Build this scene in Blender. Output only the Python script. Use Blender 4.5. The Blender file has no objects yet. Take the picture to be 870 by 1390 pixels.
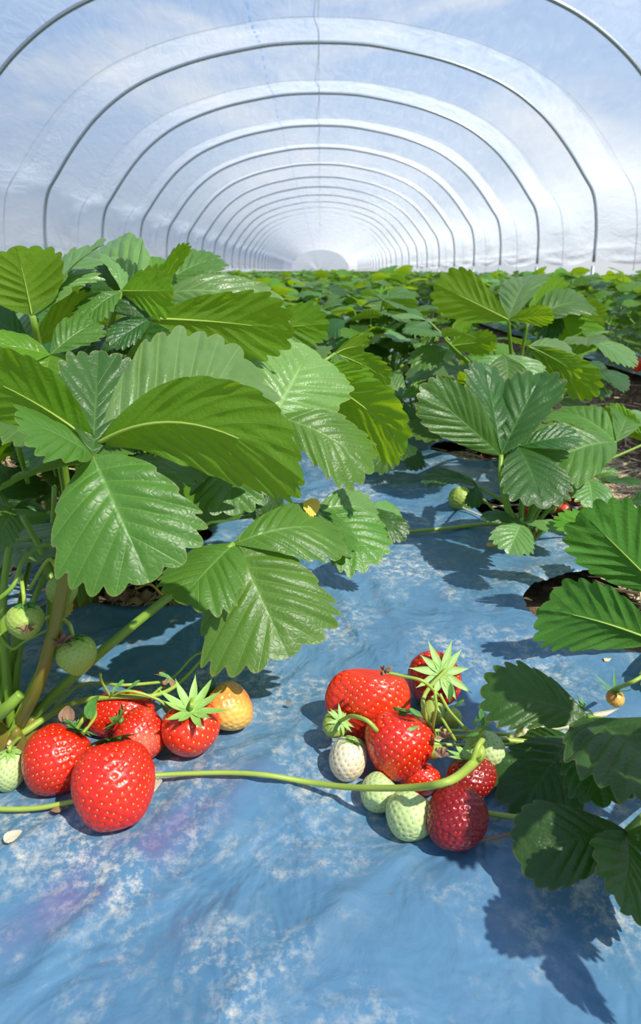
import bpy, math, random
import numpy as np
from mathutils import Vector, Matrix
random.seed(7); rng = np.random.default_rng(7)
scene = bpy.context.scene
COL = scene.collection
PI = math.pi

# ------------------------------------------------------------------ camera frame of the photograph
W_PX, H_PX, F_PX, PY0 = 870, 1390, 900.0, 650.0
TH = math.atan((PY0 - 368) / F_PX); CT, ST = math.cos(TH), math.sin(TH)
CAM_H = 0.30
CAM = np.array([0, 0, CAM_H])
CR = np.array([1, 0, 0.]); CU = np.array([0, ST, CT]); CF = np.array([0, CT, -ST])
def P(px, py, d):            # point seen at a pixel, at a given distance along the view axis
    return CAM + d * (CF + CR * (px - 435) / F_PX + CU * (PY0 - py) / F_PX)
def G(px, py, z=0.0):        # point of the ground seen at a pixel
    r = CF + CR * (px - 435) / F_PX + CU * (PY0 - py) / F_PX
    return CAM + r * ((z - CAM_H) / r[2])
def V(a):                    # direction given as right / up / towards the viewer
    v = CR * a[0] + CU * a[1] - CF * a[2]
    return v / np.linalg.norm(v)
def nrm(v):
    v = np.asarray(v, float); return v / (np.linalg.norm(v) + 1e-12)

# ------------------------------------------------------------------ object helpers
def link(o, parent=None):
    COL.objects.link(o)
    if parent is not None: o.parent = parent
    return o
def tag(o, label=None, cat=None, group=None, kind=None):
    if label: o['label'] = label
    if cat: o['category'] = cat
    if group: o['group'] = group
    if kind: o['kind'] = kind
    return o
def empty(name, loc, label=None, cat=None, group=None):
    o = bpy.data.objects.new(name, None); o.location = Vector(loc); o.empty_display_size = .02
    link(o); return tag(o, label, cat, group)

class MB:
    def __init__(s): s.v = []; s.f = []; s.m = []; s.uv = []; s.n = 0
    def add(s, verts, faces, mat=0, uv=None):
        verts = np.asarray(verts, float).reshape(-1, 3); k = s.n
        s.v.append(verts); s.n += len(verts)
        s.f.extend([tuple(int(i) + k for i in f) for f in faces]); s.m.extend([mat] * len(faces))
        s.uv.append(np.zeros((len(verts), 2)) if uv is None else np.asarray(uv, float))
        return s
    def grid(s, pts, mat=0, uv=None, closed=False, skip=None):
        pts = np.asarray(pts, float); a, b = pts.shape[:2]; fs = []
        for i in range(a - 1):
            for j in range(b if closed else b - 1):
                if skip is not None and skip[i, j]: continue
                j2 = (j + 1) % b
                fs.append((i * b + j, i * b + j2, (i + 1) * b + j2, (i + 1) * b + j))
        return s.add(pts.reshape(-1, 3), fs, mat, None if uv is None else np.asarray(uv).reshape(-1, 2))
    def tube(s, path, rad, mat=0, n=8, caps=True):
        path = np.asarray(path, float); m = len(path)
        rad = np.broadcast_to(np.asarray(rad, float), (m,)) if np.ndim(rad) == 0 else np.interp(np.linspace(0, 1, m), np.linspace(0, 1, len(rad)), rad)
        T = np.gradient(path, axis=0); T /= np.linalg.norm(T, axis=1)[:, None] + 1e-12
        u = np.cross(T[0], [0, 0, 1.]);
        if np.linalg.norm(u) < .1: u = np.cross(T[0], [1., 0, 0])
        u = nrm(u); rings = []
        a = np.linspace(0, 2 * PI, n, endpoint=False)
        for i in range(m):
            u = nrm(u - T[i] * np.dot(u, T[i])); w = np.cross(T[i], u)
            rings.append(path[i] + rad[i] * (np.cos(a)[:, None] * u + np.sin(a)[:, None] * w))
        k = s.n
        s.grid(rings, mat, closed=True)
        if caps:
            s.f.append(tuple(k + i for i in range(n))[::-1]); s.m.append(mat)
            s.f.append(tuple(k + (m - 1) * n + i for i in range(n))); s.m.append(mat)
        return s
    def mesh(s, name, mats, off=(0, 0, 0), smooth=True):
        me = bpy.data.meshes.new(name)
        v = np.concatenate(s.v) - np.asarray(off, float)
        me.from_pydata(v.tolist(), [], s.f)
        for m in mats: me.materials.append(m)
        me.polygons.foreach_set('material_index', s.m)
        if smooth: me.polygons.foreach_set('use_smooth', [True] * len(s.f))
        uv = np.concatenate(s.uv); lay = me.uv_layers.new(name='UVMap')
        li = np.empty(len(me.loops), np.int32); me.loops.foreach_get('vertex_index', li)
        lay.data.foreach_set('uv', uv[li].astype(np.float32).ravel())
        me.update(); return me
    def build(s, name, mats, parent=None, off=(0, 0, 0), smooth=True):
        if not isinstance(mats, (list, tuple)): mats = [mats]
        return link(bpy.data.objects.new(name, s.mesh(name, mats, off, smooth)), parent)

def curve(pts, n=16):        # smooth path through points (Catmull-Rom)
    p = [np.asarray(q, float) for q in pts]
    if len(p) == 2: return np.array([p[0] + (p[1] - p[0]) * t for t in np.linspace(0, 1, n)])
    p = [2 * p[0] - p[1]] + p + [2 * p[-1] - p[-2]]; out = []
    seg = len(p) - 3; per = max(2, n // seg)
    for i in range(seg):
        a, b, c, d = p[i:i + 4]
        for t in np.linspace(0, 1, per, endpoint=False):
            out.append(.5 * ((2 * b) + (c - a) * t + (2 * a - 5 * b + 4 * c - d) * t * t + (3 * b - a - 3 * c + d) * t ** 3))
    out.append(p[-2]); return np.array(out)
def vnoise(x, y, seed=0):    # smooth value noise on numpy arrays
    x = np.asarray(x, float); y = np.asarray(y, float)
    xi = np.floor(x).astype(np.int64); yi = np.floor(y).astype(np.int64); fx = x - xi; fy = y - yi
    def h(a, b):
        n = np.sin(a * 127.1 + b * 311.7 + seed * 74.7) * 43758.5453
        return n - np.floor(n)
    sx = fx * fx * (3 - 2 * fx); sy = fy * fy * (3 - 2 * fy)
    return (h(xi, yi) * (1 - sx) + h(xi + 1, yi) * sx) * (1 - sy) + (h(xi, yi + 1) * (1 - sx) + h(xi + 1, yi + 1) * sx) * sy - .5

# ------------------------------------------------------------------ materials
class NT:
    def __init__(s, name):
        s.mat = bpy.data.materials.new(name); s.mat.use_nodes = True
        s.t = s.mat.node_tree; s.t.nodes.clear()
        s.out = s.t.nodes.new('ShaderNodeOutputMaterial')
    def n(s, typ, ins=None, **kw):
        nd = s.t.nodes.new(typ)
        for k, v in kw.items(): setattr(nd, k, v)
        for k, v in (ins or {}).items():
            sock = nd.inputs[k]
            if isinstance(v, bpy.types.NodeSocket): s.t.links.new(v, sock)
            else: sock.default_value = v
        return nd
    def math(s, op, a, b=0.0, c=0.0, clamp=False):
        nd = s.n('ShaderNodeMath', {0: a, 1: b, 2: c}, operation=op, use_clamp=clamp); return nd.outputs[0]
    def mix(s, fac, a, b):
        nd = s.n('ShaderNodeMix', data_type='RGBA')
        for k, v in ((0, fac), (6, a), (7, b)):
            if isinstance(v, bpy.types.NodeSocket): s.t.links.new(v, nd.inputs[k])
            else: nd.inputs[k].default_value = v
        return nd.outputs[2]
    def mul(s, a, b):
        nd = s.n('ShaderNodeMix', data_type='RGBA', blend_type='MULTIPLY'); nd.inputs[0].default_value = 1
        for k, v in ((6, a), (7, b)):
            if isinstance(v, bpy.types.NodeSocket): s.t.links.new(v, nd.inputs[k])
            else: nd.inputs[k].default_value = v
        return nd.outputs[2]
    def ramp(s, fac, stops, interp='LINEAR'):
        nd = s.n('ShaderNodeValToRGB', {0: fac}); cr = nd.color_ramp; cr.interpolation = interp
        while len(cr.elements) < len(stops): cr.elements.new(.5)
        for e, (p, c) in zip(cr.elements, stops): e.position = p; e.color = c if len(c) == 4 else (*c, 1)
        return nd.outputs[0]
    def noise(s, scale, detail=3, rough=.5, vec=None, dist=0.0):
        i = {'Scale': scale, 'Detail': detail, 'Roughness': rough, 'Distortion': dist}
        if vec is not None: i['Vector'] = vec
        return s.n('ShaderNodeTexNoise', i).outputs[0]
    def done(s, shader): s.t.links.new(shader, s.out.inputs['Surface']); return s.mat
def c4(r, g, b): return (r, g, b, 1)
def srgb(r, g, b):
    f = lambda u: (u / 255 / 12.92) if u / 255 <= .04045 else ((u / 255 + .055) / 1.055) ** 2.4
    return (f(r), f(g), f(b), 1)

def leaf_material(name, top, top2, under, trans, rough=.38, vein=(.30, .42, .16, 1), tr=.34):
    t = NT(name)
    uv = t.n('ShaderNodeUVMap', uv_map='UVMap').outputs[0]
    sx = t.n('ShaderNodeSeparateXYZ', {0: uv}); u, v = sx.outputs[0], sx.outputs[1]
    obj = t.n('ShaderNodeTexCoord').outputs['Object']
    oi = t.n('ShaderNodeObjectInfo')
    d = t.math('ABSOLUTE', t.math('SUBTRACT', t.math('FRACT', u), .56))
    wid = t.math('MULTIPLY_ADD', v, -.035, .06)
    lv = t.math('SUBTRACT', 1, t.math('DIVIDE', d, wid), clamp=True)
    mv = t.math('SUBTRACT', 1, t.math('DIVIDE', v, .05), clamp=True)
    veins = t.math('MAXIMUM', lv, mv)
    vo = t.n('ShaderNodeTexVoronoi', {'Scale': 240., 'Vector': obj}, feature='DISTANCE_TO_EDGE').outputs[0]
    net = t.math('MULTIPLY', vo, 5., clamp=True)
    n1 = t.noise(45., 3, .6, obj)
    col = t.mix(n1, top, top2)
    col = t.mix(t.math('MULTIPLY', veins, .55), col, vein)
    rim = t.math('MULTIPLY', t.math('SUBTRACT', v, .955, clamp=True), 14., clamp=True)
    col = t.mix(t.math('MULTIPLY', rim, n1), col, srgb(160, 146, 84))
    geo = t.n('ShaderNodeNewGeometry').outputs['Backfacing']
    ucol = t.mix(t.math('MULTIPLY', veins, .5), under, (min(1, under[0] * 1.8), min(1, under[1] * 1.5), under[2] * 1.5, 1))
    base = t.mix(geo, col, ucol)
    hs = t.n('ShaderNodeHueSaturation', {'Color': base, 'Hue': t.math('MULTIPLY_ADD', oi.outputs['Random'], .024, .488),
             'Value': t.math('MULTIPLY_ADD', oi.outputs['Random'], .35, .82), 'Saturation': 1.0})
    base = t.mul(hs.outputs[0], oi.outputs['Color'])
    tcol = t.mul(trans, oi.outputs['Color'])
    h = t.math('ADD', t.math('MULTIPLY', net, .5), t.math('MULTIPLY', veins, -1.2))
    h2 = t.math('ADD', h, t.math('MULTIPLY', n1, 1.5))
    bmp = t.n('ShaderNodeBump', {'Height': h2, 'Distance': .0005, 'Strength': .45}).outputs[0]
    rg = t.math('MULTIPLY_ADD', geo, .3, rough)
    pb = t.n('ShaderNodeBsdfPrincipled', {'Base Color': base, 'Roughness': rg, 'Normal': bmp, 'Specular IOR Level': .55,
             'Sheen Weight': .06, 'Sheen Roughness': .4})
    tl = t.n('ShaderNodeBsdfTranslucent', {'Color': tcol, 'Normal': bmp})
    mx = t.n('ShaderNodeMixShader', {0: tr, 1: pb.outputs[0], 2: tl.outputs[0]})
    return t.done(mx.outputs[0])
def simple(name, col, rough=.5, col2=None, scale=60., metal=0., bump=0., spec=.5, sss=0.):
    t = NT(name); obj = t.n('ShaderNodeTexCoord').outputs['Object']
    nz = t.noise(scale, 4, .6, obj)
    c = t.mix(nz, col, col2 or col)
    ins = {'Base Color': c, 'Roughness': rough, 'Metallic': metal, 'Specular IOR Level': spec}
    if bump: ins['Normal'] = t.n('ShaderNodeBump', {'Height': nz, 'Distance': bump, 'Strength': .8}).outputs[0]
    if sss: ins['Subsurface Weight'] = sss; ins['Subsurface Radius'] = (.004, .002, .001); ins['Subsurface Scale'] = 1.
    return t.done(t.n('ShaderNodeBsdfPrincipled', ins).outputs[0])

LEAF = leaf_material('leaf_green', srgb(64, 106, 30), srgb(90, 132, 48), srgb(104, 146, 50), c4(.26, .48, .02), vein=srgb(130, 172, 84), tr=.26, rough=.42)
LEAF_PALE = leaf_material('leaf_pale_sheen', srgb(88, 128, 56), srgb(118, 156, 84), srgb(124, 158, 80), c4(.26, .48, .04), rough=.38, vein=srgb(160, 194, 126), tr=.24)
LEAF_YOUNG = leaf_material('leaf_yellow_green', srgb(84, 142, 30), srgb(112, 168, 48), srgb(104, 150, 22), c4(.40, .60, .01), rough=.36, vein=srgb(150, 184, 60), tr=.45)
LEAF_DARK = leaf_material('leaf_dark_green', srgb(36, 74, 20), srgb(56, 98, 34), srgb(62, 108, 34), c4(.15, .36, .01), rough=.42, vein=srgb(84, 128, 60), tr=.24)  # deeper leaf green; on shaded leaves part of the shade is in this colour
RIB = simple('leaf_midrib', srgb(150, 180, 60), .45, srgb(170, 190, 90), 80.)
STEM = simple('petiole_green', srgb(110, 150, 42), .4, srgb(138, 170, 60), 40., sss=.1)
STEM_RED = simple('petiole_ruddy', srgb(120, 140, 42), .4, srgb(140, 96, 46), 30.)
STALK = simple('stalk_yellow_green', srgb(150, 175, 60), .42, srgb(170, 190, 84), 60., sss=.1)
CALYX = simple('sepal_green', srgb(120, 170, 70), .5, srgb(170, 200, 110), 150.)
CALYX_D = simple('sepal_dark_green', srgb(66, 128, 44), .5, srgb(110, 160, 80), 150.)
BROWN = simple('dry_brown', srgb(120, 88, 66), .8, srgb(170, 135, 105), 120., bump=.001)
DRYYEL = simple('dry_yellow', srgb(215, 175, 50), .7, srgb(225, 200, 90), 120.)
ACH = simple('seed_yellow', srgb(246, 206, 70), .35, srgb(236, 176, 52), 300.)
ACH_G = simple('seed_green', srgb(120, 150, 30), .45, srgb(160, 165, 60), 300.)
ACH_D = simple('seed_red_brown', srgb(190, 70, 40), .4, srgb(215, 120, 60), 300.)
def berry_mat(name, a, b, c=None, rough=.22, sc=38., thr=(.45, .7), coat=.35):
    t = NT(name); obj = t.n('ShaderNodeTexCoord').outputs['Object']
    col = t.mix(t.noise(70., 3, .6, obj), a, b)
    if c:
        m = t.ramp(t.noise(sc, 2, .5, obj), [(thr[0], (0, 0, 0)), (thr[1], (1, 1, 1))]); col = t.mix(m, col, c)
    bm = t.n('ShaderNodeBump', {'Height': t.noise(900., 3, .6, obj), 'Distance': .0003, 'Strength': .6}).outputs[0]
    return t.done(t.n('ShaderNodeBsdfPrincipled', {'Base Color': col, 'Roughness': rough + .1, 'Normal': bm, 'Coat Weight': coat, 'Coat Roughness': .14,
        'Subsurface Weight': .12, 'Subsurface Radius': (.004, .0012, .0008), 'Subsurface Scale': 1.}).outputs[0])
RED = berry_mat('berry_red', srgb(202, 20, 10), srgb(234, 50, 22))
ORANGE = berry_mat('berry_orange_red', srgb(226, 34, 12), srgb(242, 66, 28))
PINK = berry_mat('berry_red_pink_patch', srgb(214, 26, 18), srgb(228, 52, 34), srgb(240, 128, 100), sc=34., thr=(.5, .72))
SUNNY = berry_mat('berry_orange_yellow', srgb(226, 96, 30), srgb(240, 150, 60), srgb(240, 190, 90), sc=30., thr=(.38, .62))
DARKRED = berry_mat('berry_dark_red', srgb(120, 6, 14), srgb(160, 18, 24))
GREENB = berry_mat('berry_green', srgb(186, 208, 130), srgb(206, 222, 156), rough=.34, coat=.1)
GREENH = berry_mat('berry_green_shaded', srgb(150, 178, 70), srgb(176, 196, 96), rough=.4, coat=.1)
CREAM = berry_mat('berry_cream', srgb(226, 214, 178), srgb(238, 226, 196), srgb(236, 190, 150), rough=.34, coat=.1, thr=(.55, .8))

def sheet_material():
    t = NT('blue_plastic'); obj = t.n('ShaderNodeTexCoord').outputs['Object']
    n1 = t.noise(9., 5, .62, obj, .3); n2 = t.noise(140., 6, .75, obj); n3 = t.noise(34., 5, .6, obj, .5)
    base = t.mix(t.noise(5., 2, .5, obj), srgb(68, 112, 144), srgb(96, 136, 164))
    dust = t.math('MULTIPLY', t.ramp(n1, [(.46, (0, 0, 0)), (.62, (1, 1, 1))]), t.ramp(n2, [(.46, (0, 0, 0)), (.66, (1, 1, 1))]))
    dust2 = t.math('MULTIPLY', t.ramp(n3, [(.5, (0, 0, 0)), (.72, (1, 1, 1))]), .35)
    col = t.mix(dust2, base, srgb(126, 152, 170)); col = t.mix(t.math('MULTIPLY', dust, .95), col, srgb(214, 208, 190))
    # purple juice stain beside the left berries
    mp = t.n('ShaderNodeMapping', {'Vector': obj, 'Location': (-G(190, 1160)[0], -G(190, 1160)[1], 0)}); mp.vector_type = 'POINT'
    rot = t.n('ShaderNodeVectorRotate', {'Vector': mp.outputs[0], 'Angle': -.75}, rotation_type='Z_AXIS').outputs[0]
    sp = t.n('ShaderNodeVectorMath', {0: rot, 1: (9., 45., 0.)}, operation='MULTIPLY').outputs[0]
    ln = t.n('ShaderNodeVectorMath', {0: sp}, operation='LENGTH').outputs['Value']
    st = t.math('MULTIPLY', t.math('SUBTRACT', 1, ln, clamp=True), t.ramp(n3, [(.35, (0, 0, 0)), (.6, (1, 1, 1))]))
    col = t.mix(t.math('MULTIPLY', st, .7), col, srgb(110, 70, 130))
    spk = t.n('ShaderNodeTexVoronoi', {'Scale': 60., 'Vector': obj}).outputs['Distance']
    col = t.mix(t.math('MULTIPLY', t.math('LESS_THAN', spk, .06), .6), col, srgb(120, 105, 85))
    wr = t.noise(16., 3, .55, t.n('ShaderNodeMapping', {'Vector': obj, 'Scale': (1., .8, 1)}).outputs[0], 1.2)
    bh = t.math('ADD', t.math('MULTIPLY', wr, 1.), t.math('MULTIPLY', n3, .25))
    bmp = t.n('ShaderNodeBump', {'Height': bh, 'Distance': .016, 'Strength': .5}).outputs[0]
    rg = t.math('MULTIPLY_ADD', dust, .3, .30)
    return t.done(t.n('ShaderNodeBsdfPrincipled', {'Base Color': col, 'Roughness': rg, 'Normal': bmp, 'Specular IOR Level': .5}).outputs[0])
SHEET = sheet_material()
def ground_material():
    t = NT('straw_and_soil'); obj = t.n('ShaderNodeTexCoord').outputs['Object']
    n1 = t.noise(60., 6, .75, obj, .4); n2 = t.noise(6., 3, .5, obj)
    col = t.ramp(n1, [(.3, srgb(62, 44, 32)[:3]), (.48, srgb(128, 98, 70)[:3]), (.58, srgb(196, 166, 128)[:3]), (.75, srgb(216, 192, 158)[:3])])
    col = t.mix(t.math('MULTIPLY', n2, .7), col, srgb(90, 66, 46))
    b = t.n('ShaderNodeBump', {'Height': n1, 'Distance': .02, 'Strength': .9}).outputs[0]
    return t.done(t.n('ShaderNodeBsdfPrincipled', {'Base Color': col, 'Roughness': .9, 'Normal': b}).outputs[0])
SOIL = ground_material()
STRAW = simple('straw', srgb(214, 184, 138), .6, srgb(240, 222, 188), 9.)
STEEL = simple('galvanised_steel', srgb(150, 160, 168), .38, srgb(176, 184, 190), 20., metal=.75)
ROPE = simple('rope_pale', srgb(160, 176, 190), .7, srgb(176, 190, 200), 40.)

# plastic film: the longer the path through the film, the milkier it looks
def film_material():
    t = NT('tunnel_film'); tc = t.n('ShaderNodeTexCoord'); obj = tc.outputs['Object']
    geo = t.n('ShaderNodeNewGeometry')
    dt = t.n('ShaderNodeVectorMath', {0: geo.outputs['Incoming'], 1: geo.outputs['True Normal']}, operation='DOT_PRODUCT').outputs['Value']
    cs = t.math('MAXIMUM', t.math('ABSOLUTE', dt), .05)
    sm = t.n('ShaderNodeMapping', {'Vector': obj, 'Scale': (3.2, .9, 3.2)}).outputs[0]
    st = t.noise(1.6, 5, .62, sm, 2.0)
    sx = t.n('ShaderNodeSeparateXYZ', {0: obj})
    low = t.math('DIVIDE', t.math('SUBTRACT', 1.75, sx.outputs[2]), 1.0, clamp=True)
    tau = t.math('ADD', t.math('MULTIPLY', st, .16), .05)
    tau = t.math('ADD', tau, t.math('MULTIPLY', low, .4))
    op = t.math('SUBTRACT', 1, t.math('EXPONENT', t.math('MULTIPLY', t.math('DIVIDE', tau, cs), -1)))
    bl = t.math('MULTIPLY', t.math('LESS_THAN', t.math('ABSOLUTE', t.math('ADD', sx.outputs[0], .67)), .012),
                t.math('LESS_THAN', t.math('FRACT', t.math('MULTIPLY', sx.outputs[1], 4.)), .55))
    col = t.mix(t.math('MULTIPLY', bl, .7), srgb(240, 246, 250), srgb(90, 170, 230))
    op = t.math('MAXIMUM', op, t.math('MULTIPLY', bl, .45))
    bmp = t.n('ShaderNodeBump', {'Height': st, 'Distance': .05, 'Strength': .5}).outputs[0]
    tr = t.n('ShaderNodeBsdfTransparent', {'Color': (.985, .99, .995, 1)})
    tl = t.n('ShaderNodeBsdfTranslucent', {'Color': col, 'Normal': bmp})
    df = t.n('ShaderNodeBsdfDiffuse', {'Color': col, 'Normal': bmp})
    gl = t.n('ShaderNodeBsdfGlossy', {'Color': (1, 1, 1, 1), 'Roughness': .22, 'Normal': bmp})
    m1 = t.n('ShaderNodeMixShader', {0: .25, 1: tl.outputs[0], 2: df.outputs[0]})
    m2 = t.n('ShaderNodeMixShader', {0: .06, 1: m1.outputs[0], 2: gl.outputs[0]})
    m3 = t.n('ShaderNodeMixShader', {0: op, 1: tr.outputs[0], 2: m2.outputs[0]})
    return t.done(m3.outputs[0])
FILM = film_material()

# ------------------------------------------------------------------ ground, beds, sheets
BEDS = [0.02, 1.27, -1.24, 2.5, -2.48]
GZ = -0.20
def bed_profile(x):          # height of the soil across the tunnel (before noise)
    z = np.full_like(x, GZ)
    for b in BEDS:
        u = np.abs(x - b); z = np.maximum(z, GZ + (-.012 - GZ) * np.clip((.46 - u) / .16, 0, 1) ** .8)
    return z
HOLES = [(G(225, 808)[0], G(225, 808)[1], .085, .035), (.305, .545, .115, .085), (.30, .30, .06, .05), (-.27, .37, .05, .05),
         (.27, .80, .07, .05), (-.2, .72, .07, .05), (.26, 1.1, .07, .06)]
def make_floor():
    xs = np.linspace(-6, 6, 260)
    ys = np.concatenate([np.linspace(-1.5, 3, 150), np.linspace(3.1, 95, 200)])
    X, Y = np.meshgrid(xs, ys); Z = bed_profile(X) + .012 * vnoise(X * 14, Y * 14, 3) + .008 * vnoise(X * 40, Y * 40, 5) - .01
    MBo = MB().grid(np.dstack([X, Y, Z])); o = MBo.build('floor', SOIL); tag(o, kind='structure')
make_floor()
def sheet_z(X, Y, b=0.0):
    u = np.abs(X - b)
    z = -.17 * np.clip((u - .335) / .15, 0, 1) ** 1.15
    z += .004 * vnoise(X * 9 + 3, Y * 6, 11) + .003 * vnoise(X * 22, Y * 13 + X * 10, 12) + .0012 * vnoise(X * 60, Y * 45, 13)
    z += .003 * np.sin((X * .8 - Y) * 26 + 3 * vnoise(X * 5, Y * 5, 2)) * np.clip(vnoise(X * 4, Y * 4, 9) * 2 + .3, 0, 1)
    if b == BEDS[0]:         # folds running to the right edge, and gathered ridges near the middle
        z += .006 * np.exp(-((X - .17 - .1 * (Y - .7)) / .02) ** 2) * np.clip((Y - .55) * 3, 0, 1)
        z += .005 * np.exp(-((Y - .235 - .30 * (.25 - X)) / .010) ** 2) * np.clip((X - .02) * 6, 0, 1)
        for ox, oy, sl, w_, am in ((.03, .55, -.35, .006, .003), (.055, .60, -.3, .005, .0025), (-.02, .62, -.1, .007, .003), (.09, .52, -.5, .005, .002), (-.07, .30, .6, .006, .002), (-.10, .27, .3, .008, .0025), (.0, .28, -.6, .006, .002), (.02, .335, 1.2, .005, .0025), (-.03, .325, -1.4, .005, .002), (-.12, .33, .9, .006, .003), (.06, .29, 1.0, .006, .0025)):
            z += am * np.exp(-((X - ox - sl * (Y - oy) - .01 * np.sin(Y * 22)) / w_) ** 2) * np.exp(-((Y - oy) / .11) ** 2)
    return z + .002
def sheetH(x, y): return float(sheet_z(np.array([x]), np.array([y]), BEDS[0])[0])
def make_sheet():
    b = BEDS[0]
    xs = np.linspace(b - .44, b + .44, 190); ys = np.concatenate([np.arange(-.1, 1.4, .0055), np.arange(1.4, 9, .05)])
    X, Y = np.meshgrid(xs, ys); inside = np.zeros(X.shape, bool); lift = np.zeros(X.shape)
    for hx, hy, rx, ry in HOLES:
        a = np.arctan2((Y - hy), (X - hx)); r = 1 + .25 * vnoise(a * 2 + 9, a * 0 + hx * 50, 4) + .1 * vnoise(a * 6, a * 0 + 3, 6)
        q = np.sqrt(((X - hx) / rx) ** 2 + ((Y - hy) / ry) ** 2); r = np.sqrt(r); ins = q < r
        k = np.where(ins, r / np.maximum(q, .05), 1.0); inside |= ins
        edge = ins & (q > r * .55)
        X = np.where(edge, hx + (X - hx) * k, X); Y = np.where(edge, hy + (Y - hy) * k, Y)
        lift += .006 * np.exp(-((q - 1.1) / .2) ** 2)
    skip = inside[:-1, :-1] & inside[1:, :-1] & inside[:-1, 1:] & inside[1:, 1:]
    skip = np.pad(skip, ((0, 1), (0, 1)))
    o = MB().grid(np.dstack([X, Y, sheet_z(X, Y, b) + lift]), skip=skip).build('plastic_mulch_sheet', SHEET)
    tag(o, 'blue plastic mulch sheet covering the bed in the middle foreground', 'plastic sheet')
    for i, bx in enumerate(BEDS[1:]):
        xs = np.linspace(bx - .33, bx + .33, 24); ys = np.arange(.3, 14, .08); X, Y = np.meshgrid(xs, ys)
        o = MB().grid(np.dstack([X, Y, sheet_z(X, Y, bx) + .004])).build('plastic_mulch_sheet', SHEET)
        side = 'right' if bx > 0 else 'left'; k = 'next' if abs(bx) < 2 else 'outermost'
        tag(o, f'blue plastic mulch sheet under the plants of the {k} bed on the {side}', 'plastic sheet', 'sheets of the neighbouring beds')
make_sheet()

# ------------------------------------------------------------------ tunnel
Y1, SP = 8.46, 2.2
PROF = [(0, 2.42), (.35, 2.41), (.7, 2.375), (1.33, 2.256), (1.835, 2.10), (2.2, 1.93), (2.55, 1.68), (2.84, 1.38), (3.08, 1.07), (3.22, .86), (3.29, .55), (3.31, .2), (3.32, -.5)]
PROF = np.array([(x, z + CAM_H) for x, z in PROF])
pr = curve([(x, 0, z) for x, z in PROF], 72)[:, [0, 2]]
full = np.vstack([np.column_stack([-pr[::-1, 0], pr[::-1, 1]]), pr[1:]])
hoopY = [Y1 + SP * k for k in range(-4, 34)]
ORD = ['nearest', 'second', 'third', 'fourth', 'fifth', 'sixth', 'seventh', 'eighth', 'ninth', 'tenth']
def hoops():
    for i, y in enumerate(hoopY):
        if y > 62: continue
        k = round((y - Y1) / SP) + 1
        if k < 0: continue
        rt = empty('tunnel_hoop', (0, y, GZ))
        if k == 0: lb = 'arched steel tunnel hoop nearest the viewer, its top cut off by the frame'
        elif k < 9: lb = f'arched steel tunnel hoop, {ORD[k]} from the viewer, whole arch in view' if k > 1 else 'outermost steel hoop of the tunnel whose whole arch is in view'
        else: lb = 'small arched steel hoop among the many deep at the far end of the tunnel'
        tag(rt, lb, 'tunnel hoop', 'steel hoops of the tunnel')
        path = [(x, y, z) for x, z in full if z > .35]
        r = .019
        MB().tube(path, r, n=8).build('arch_tube', STEEL, rt, off=(0, y, GZ))
        for s in (-1, 1):
            leg = MB().tube([(s * 3.31, y, .36), (s * 3.315, y, .1), (s * 3.32, y, GZ - .1)], [.023, .026, .026], n=8)
            lo = leg.build('leg', STEEL, rt, off=(0, y, GZ))
            hk = MB().tube(curve([(s * 3.30, y - .03, .22), (s * 3.27, y - .10, .17), (s * 3.27, y - .11, .26)], 10), .009, n=6)
            hk.tube(curve([(s * 3.30, y + .03, .22), (s * 3.27, y + .10, .17), (s * 3.27, y + .11, .26)], 10), .009, n=6)
            hk.build('rope_hook', STEEL, lo, off=(0, y, GZ))
        if k > 8: continue
    for y in hoopY:
        yy = y + SP * .5
        k = round((y - Y1) / SP) + 1
        if yy > 30 or k < 0: continue
        path = [(x * 1.0, yy, z - .10) for x, z in full if z > .35]
        o = MB().tube(path, .0035, n=5).build('tunnel_rope', ROPE)
        w = ORD[k] if k < 10 else 'tenth or further'
        tag(o, f'thin rope over the tunnel film, {w} from the viewer, between two hoops', 'rope', 'ropes over the tunnel film')
    o = MB().tube([(-.02, 3, 2.70), (-.02, 52, 2.70)], .005, n=6).build('ridge_wire', ROPE)
    tag(o, 'thin straight wire running along the ridge under the hoops', 'wire')
hoops()
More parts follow.
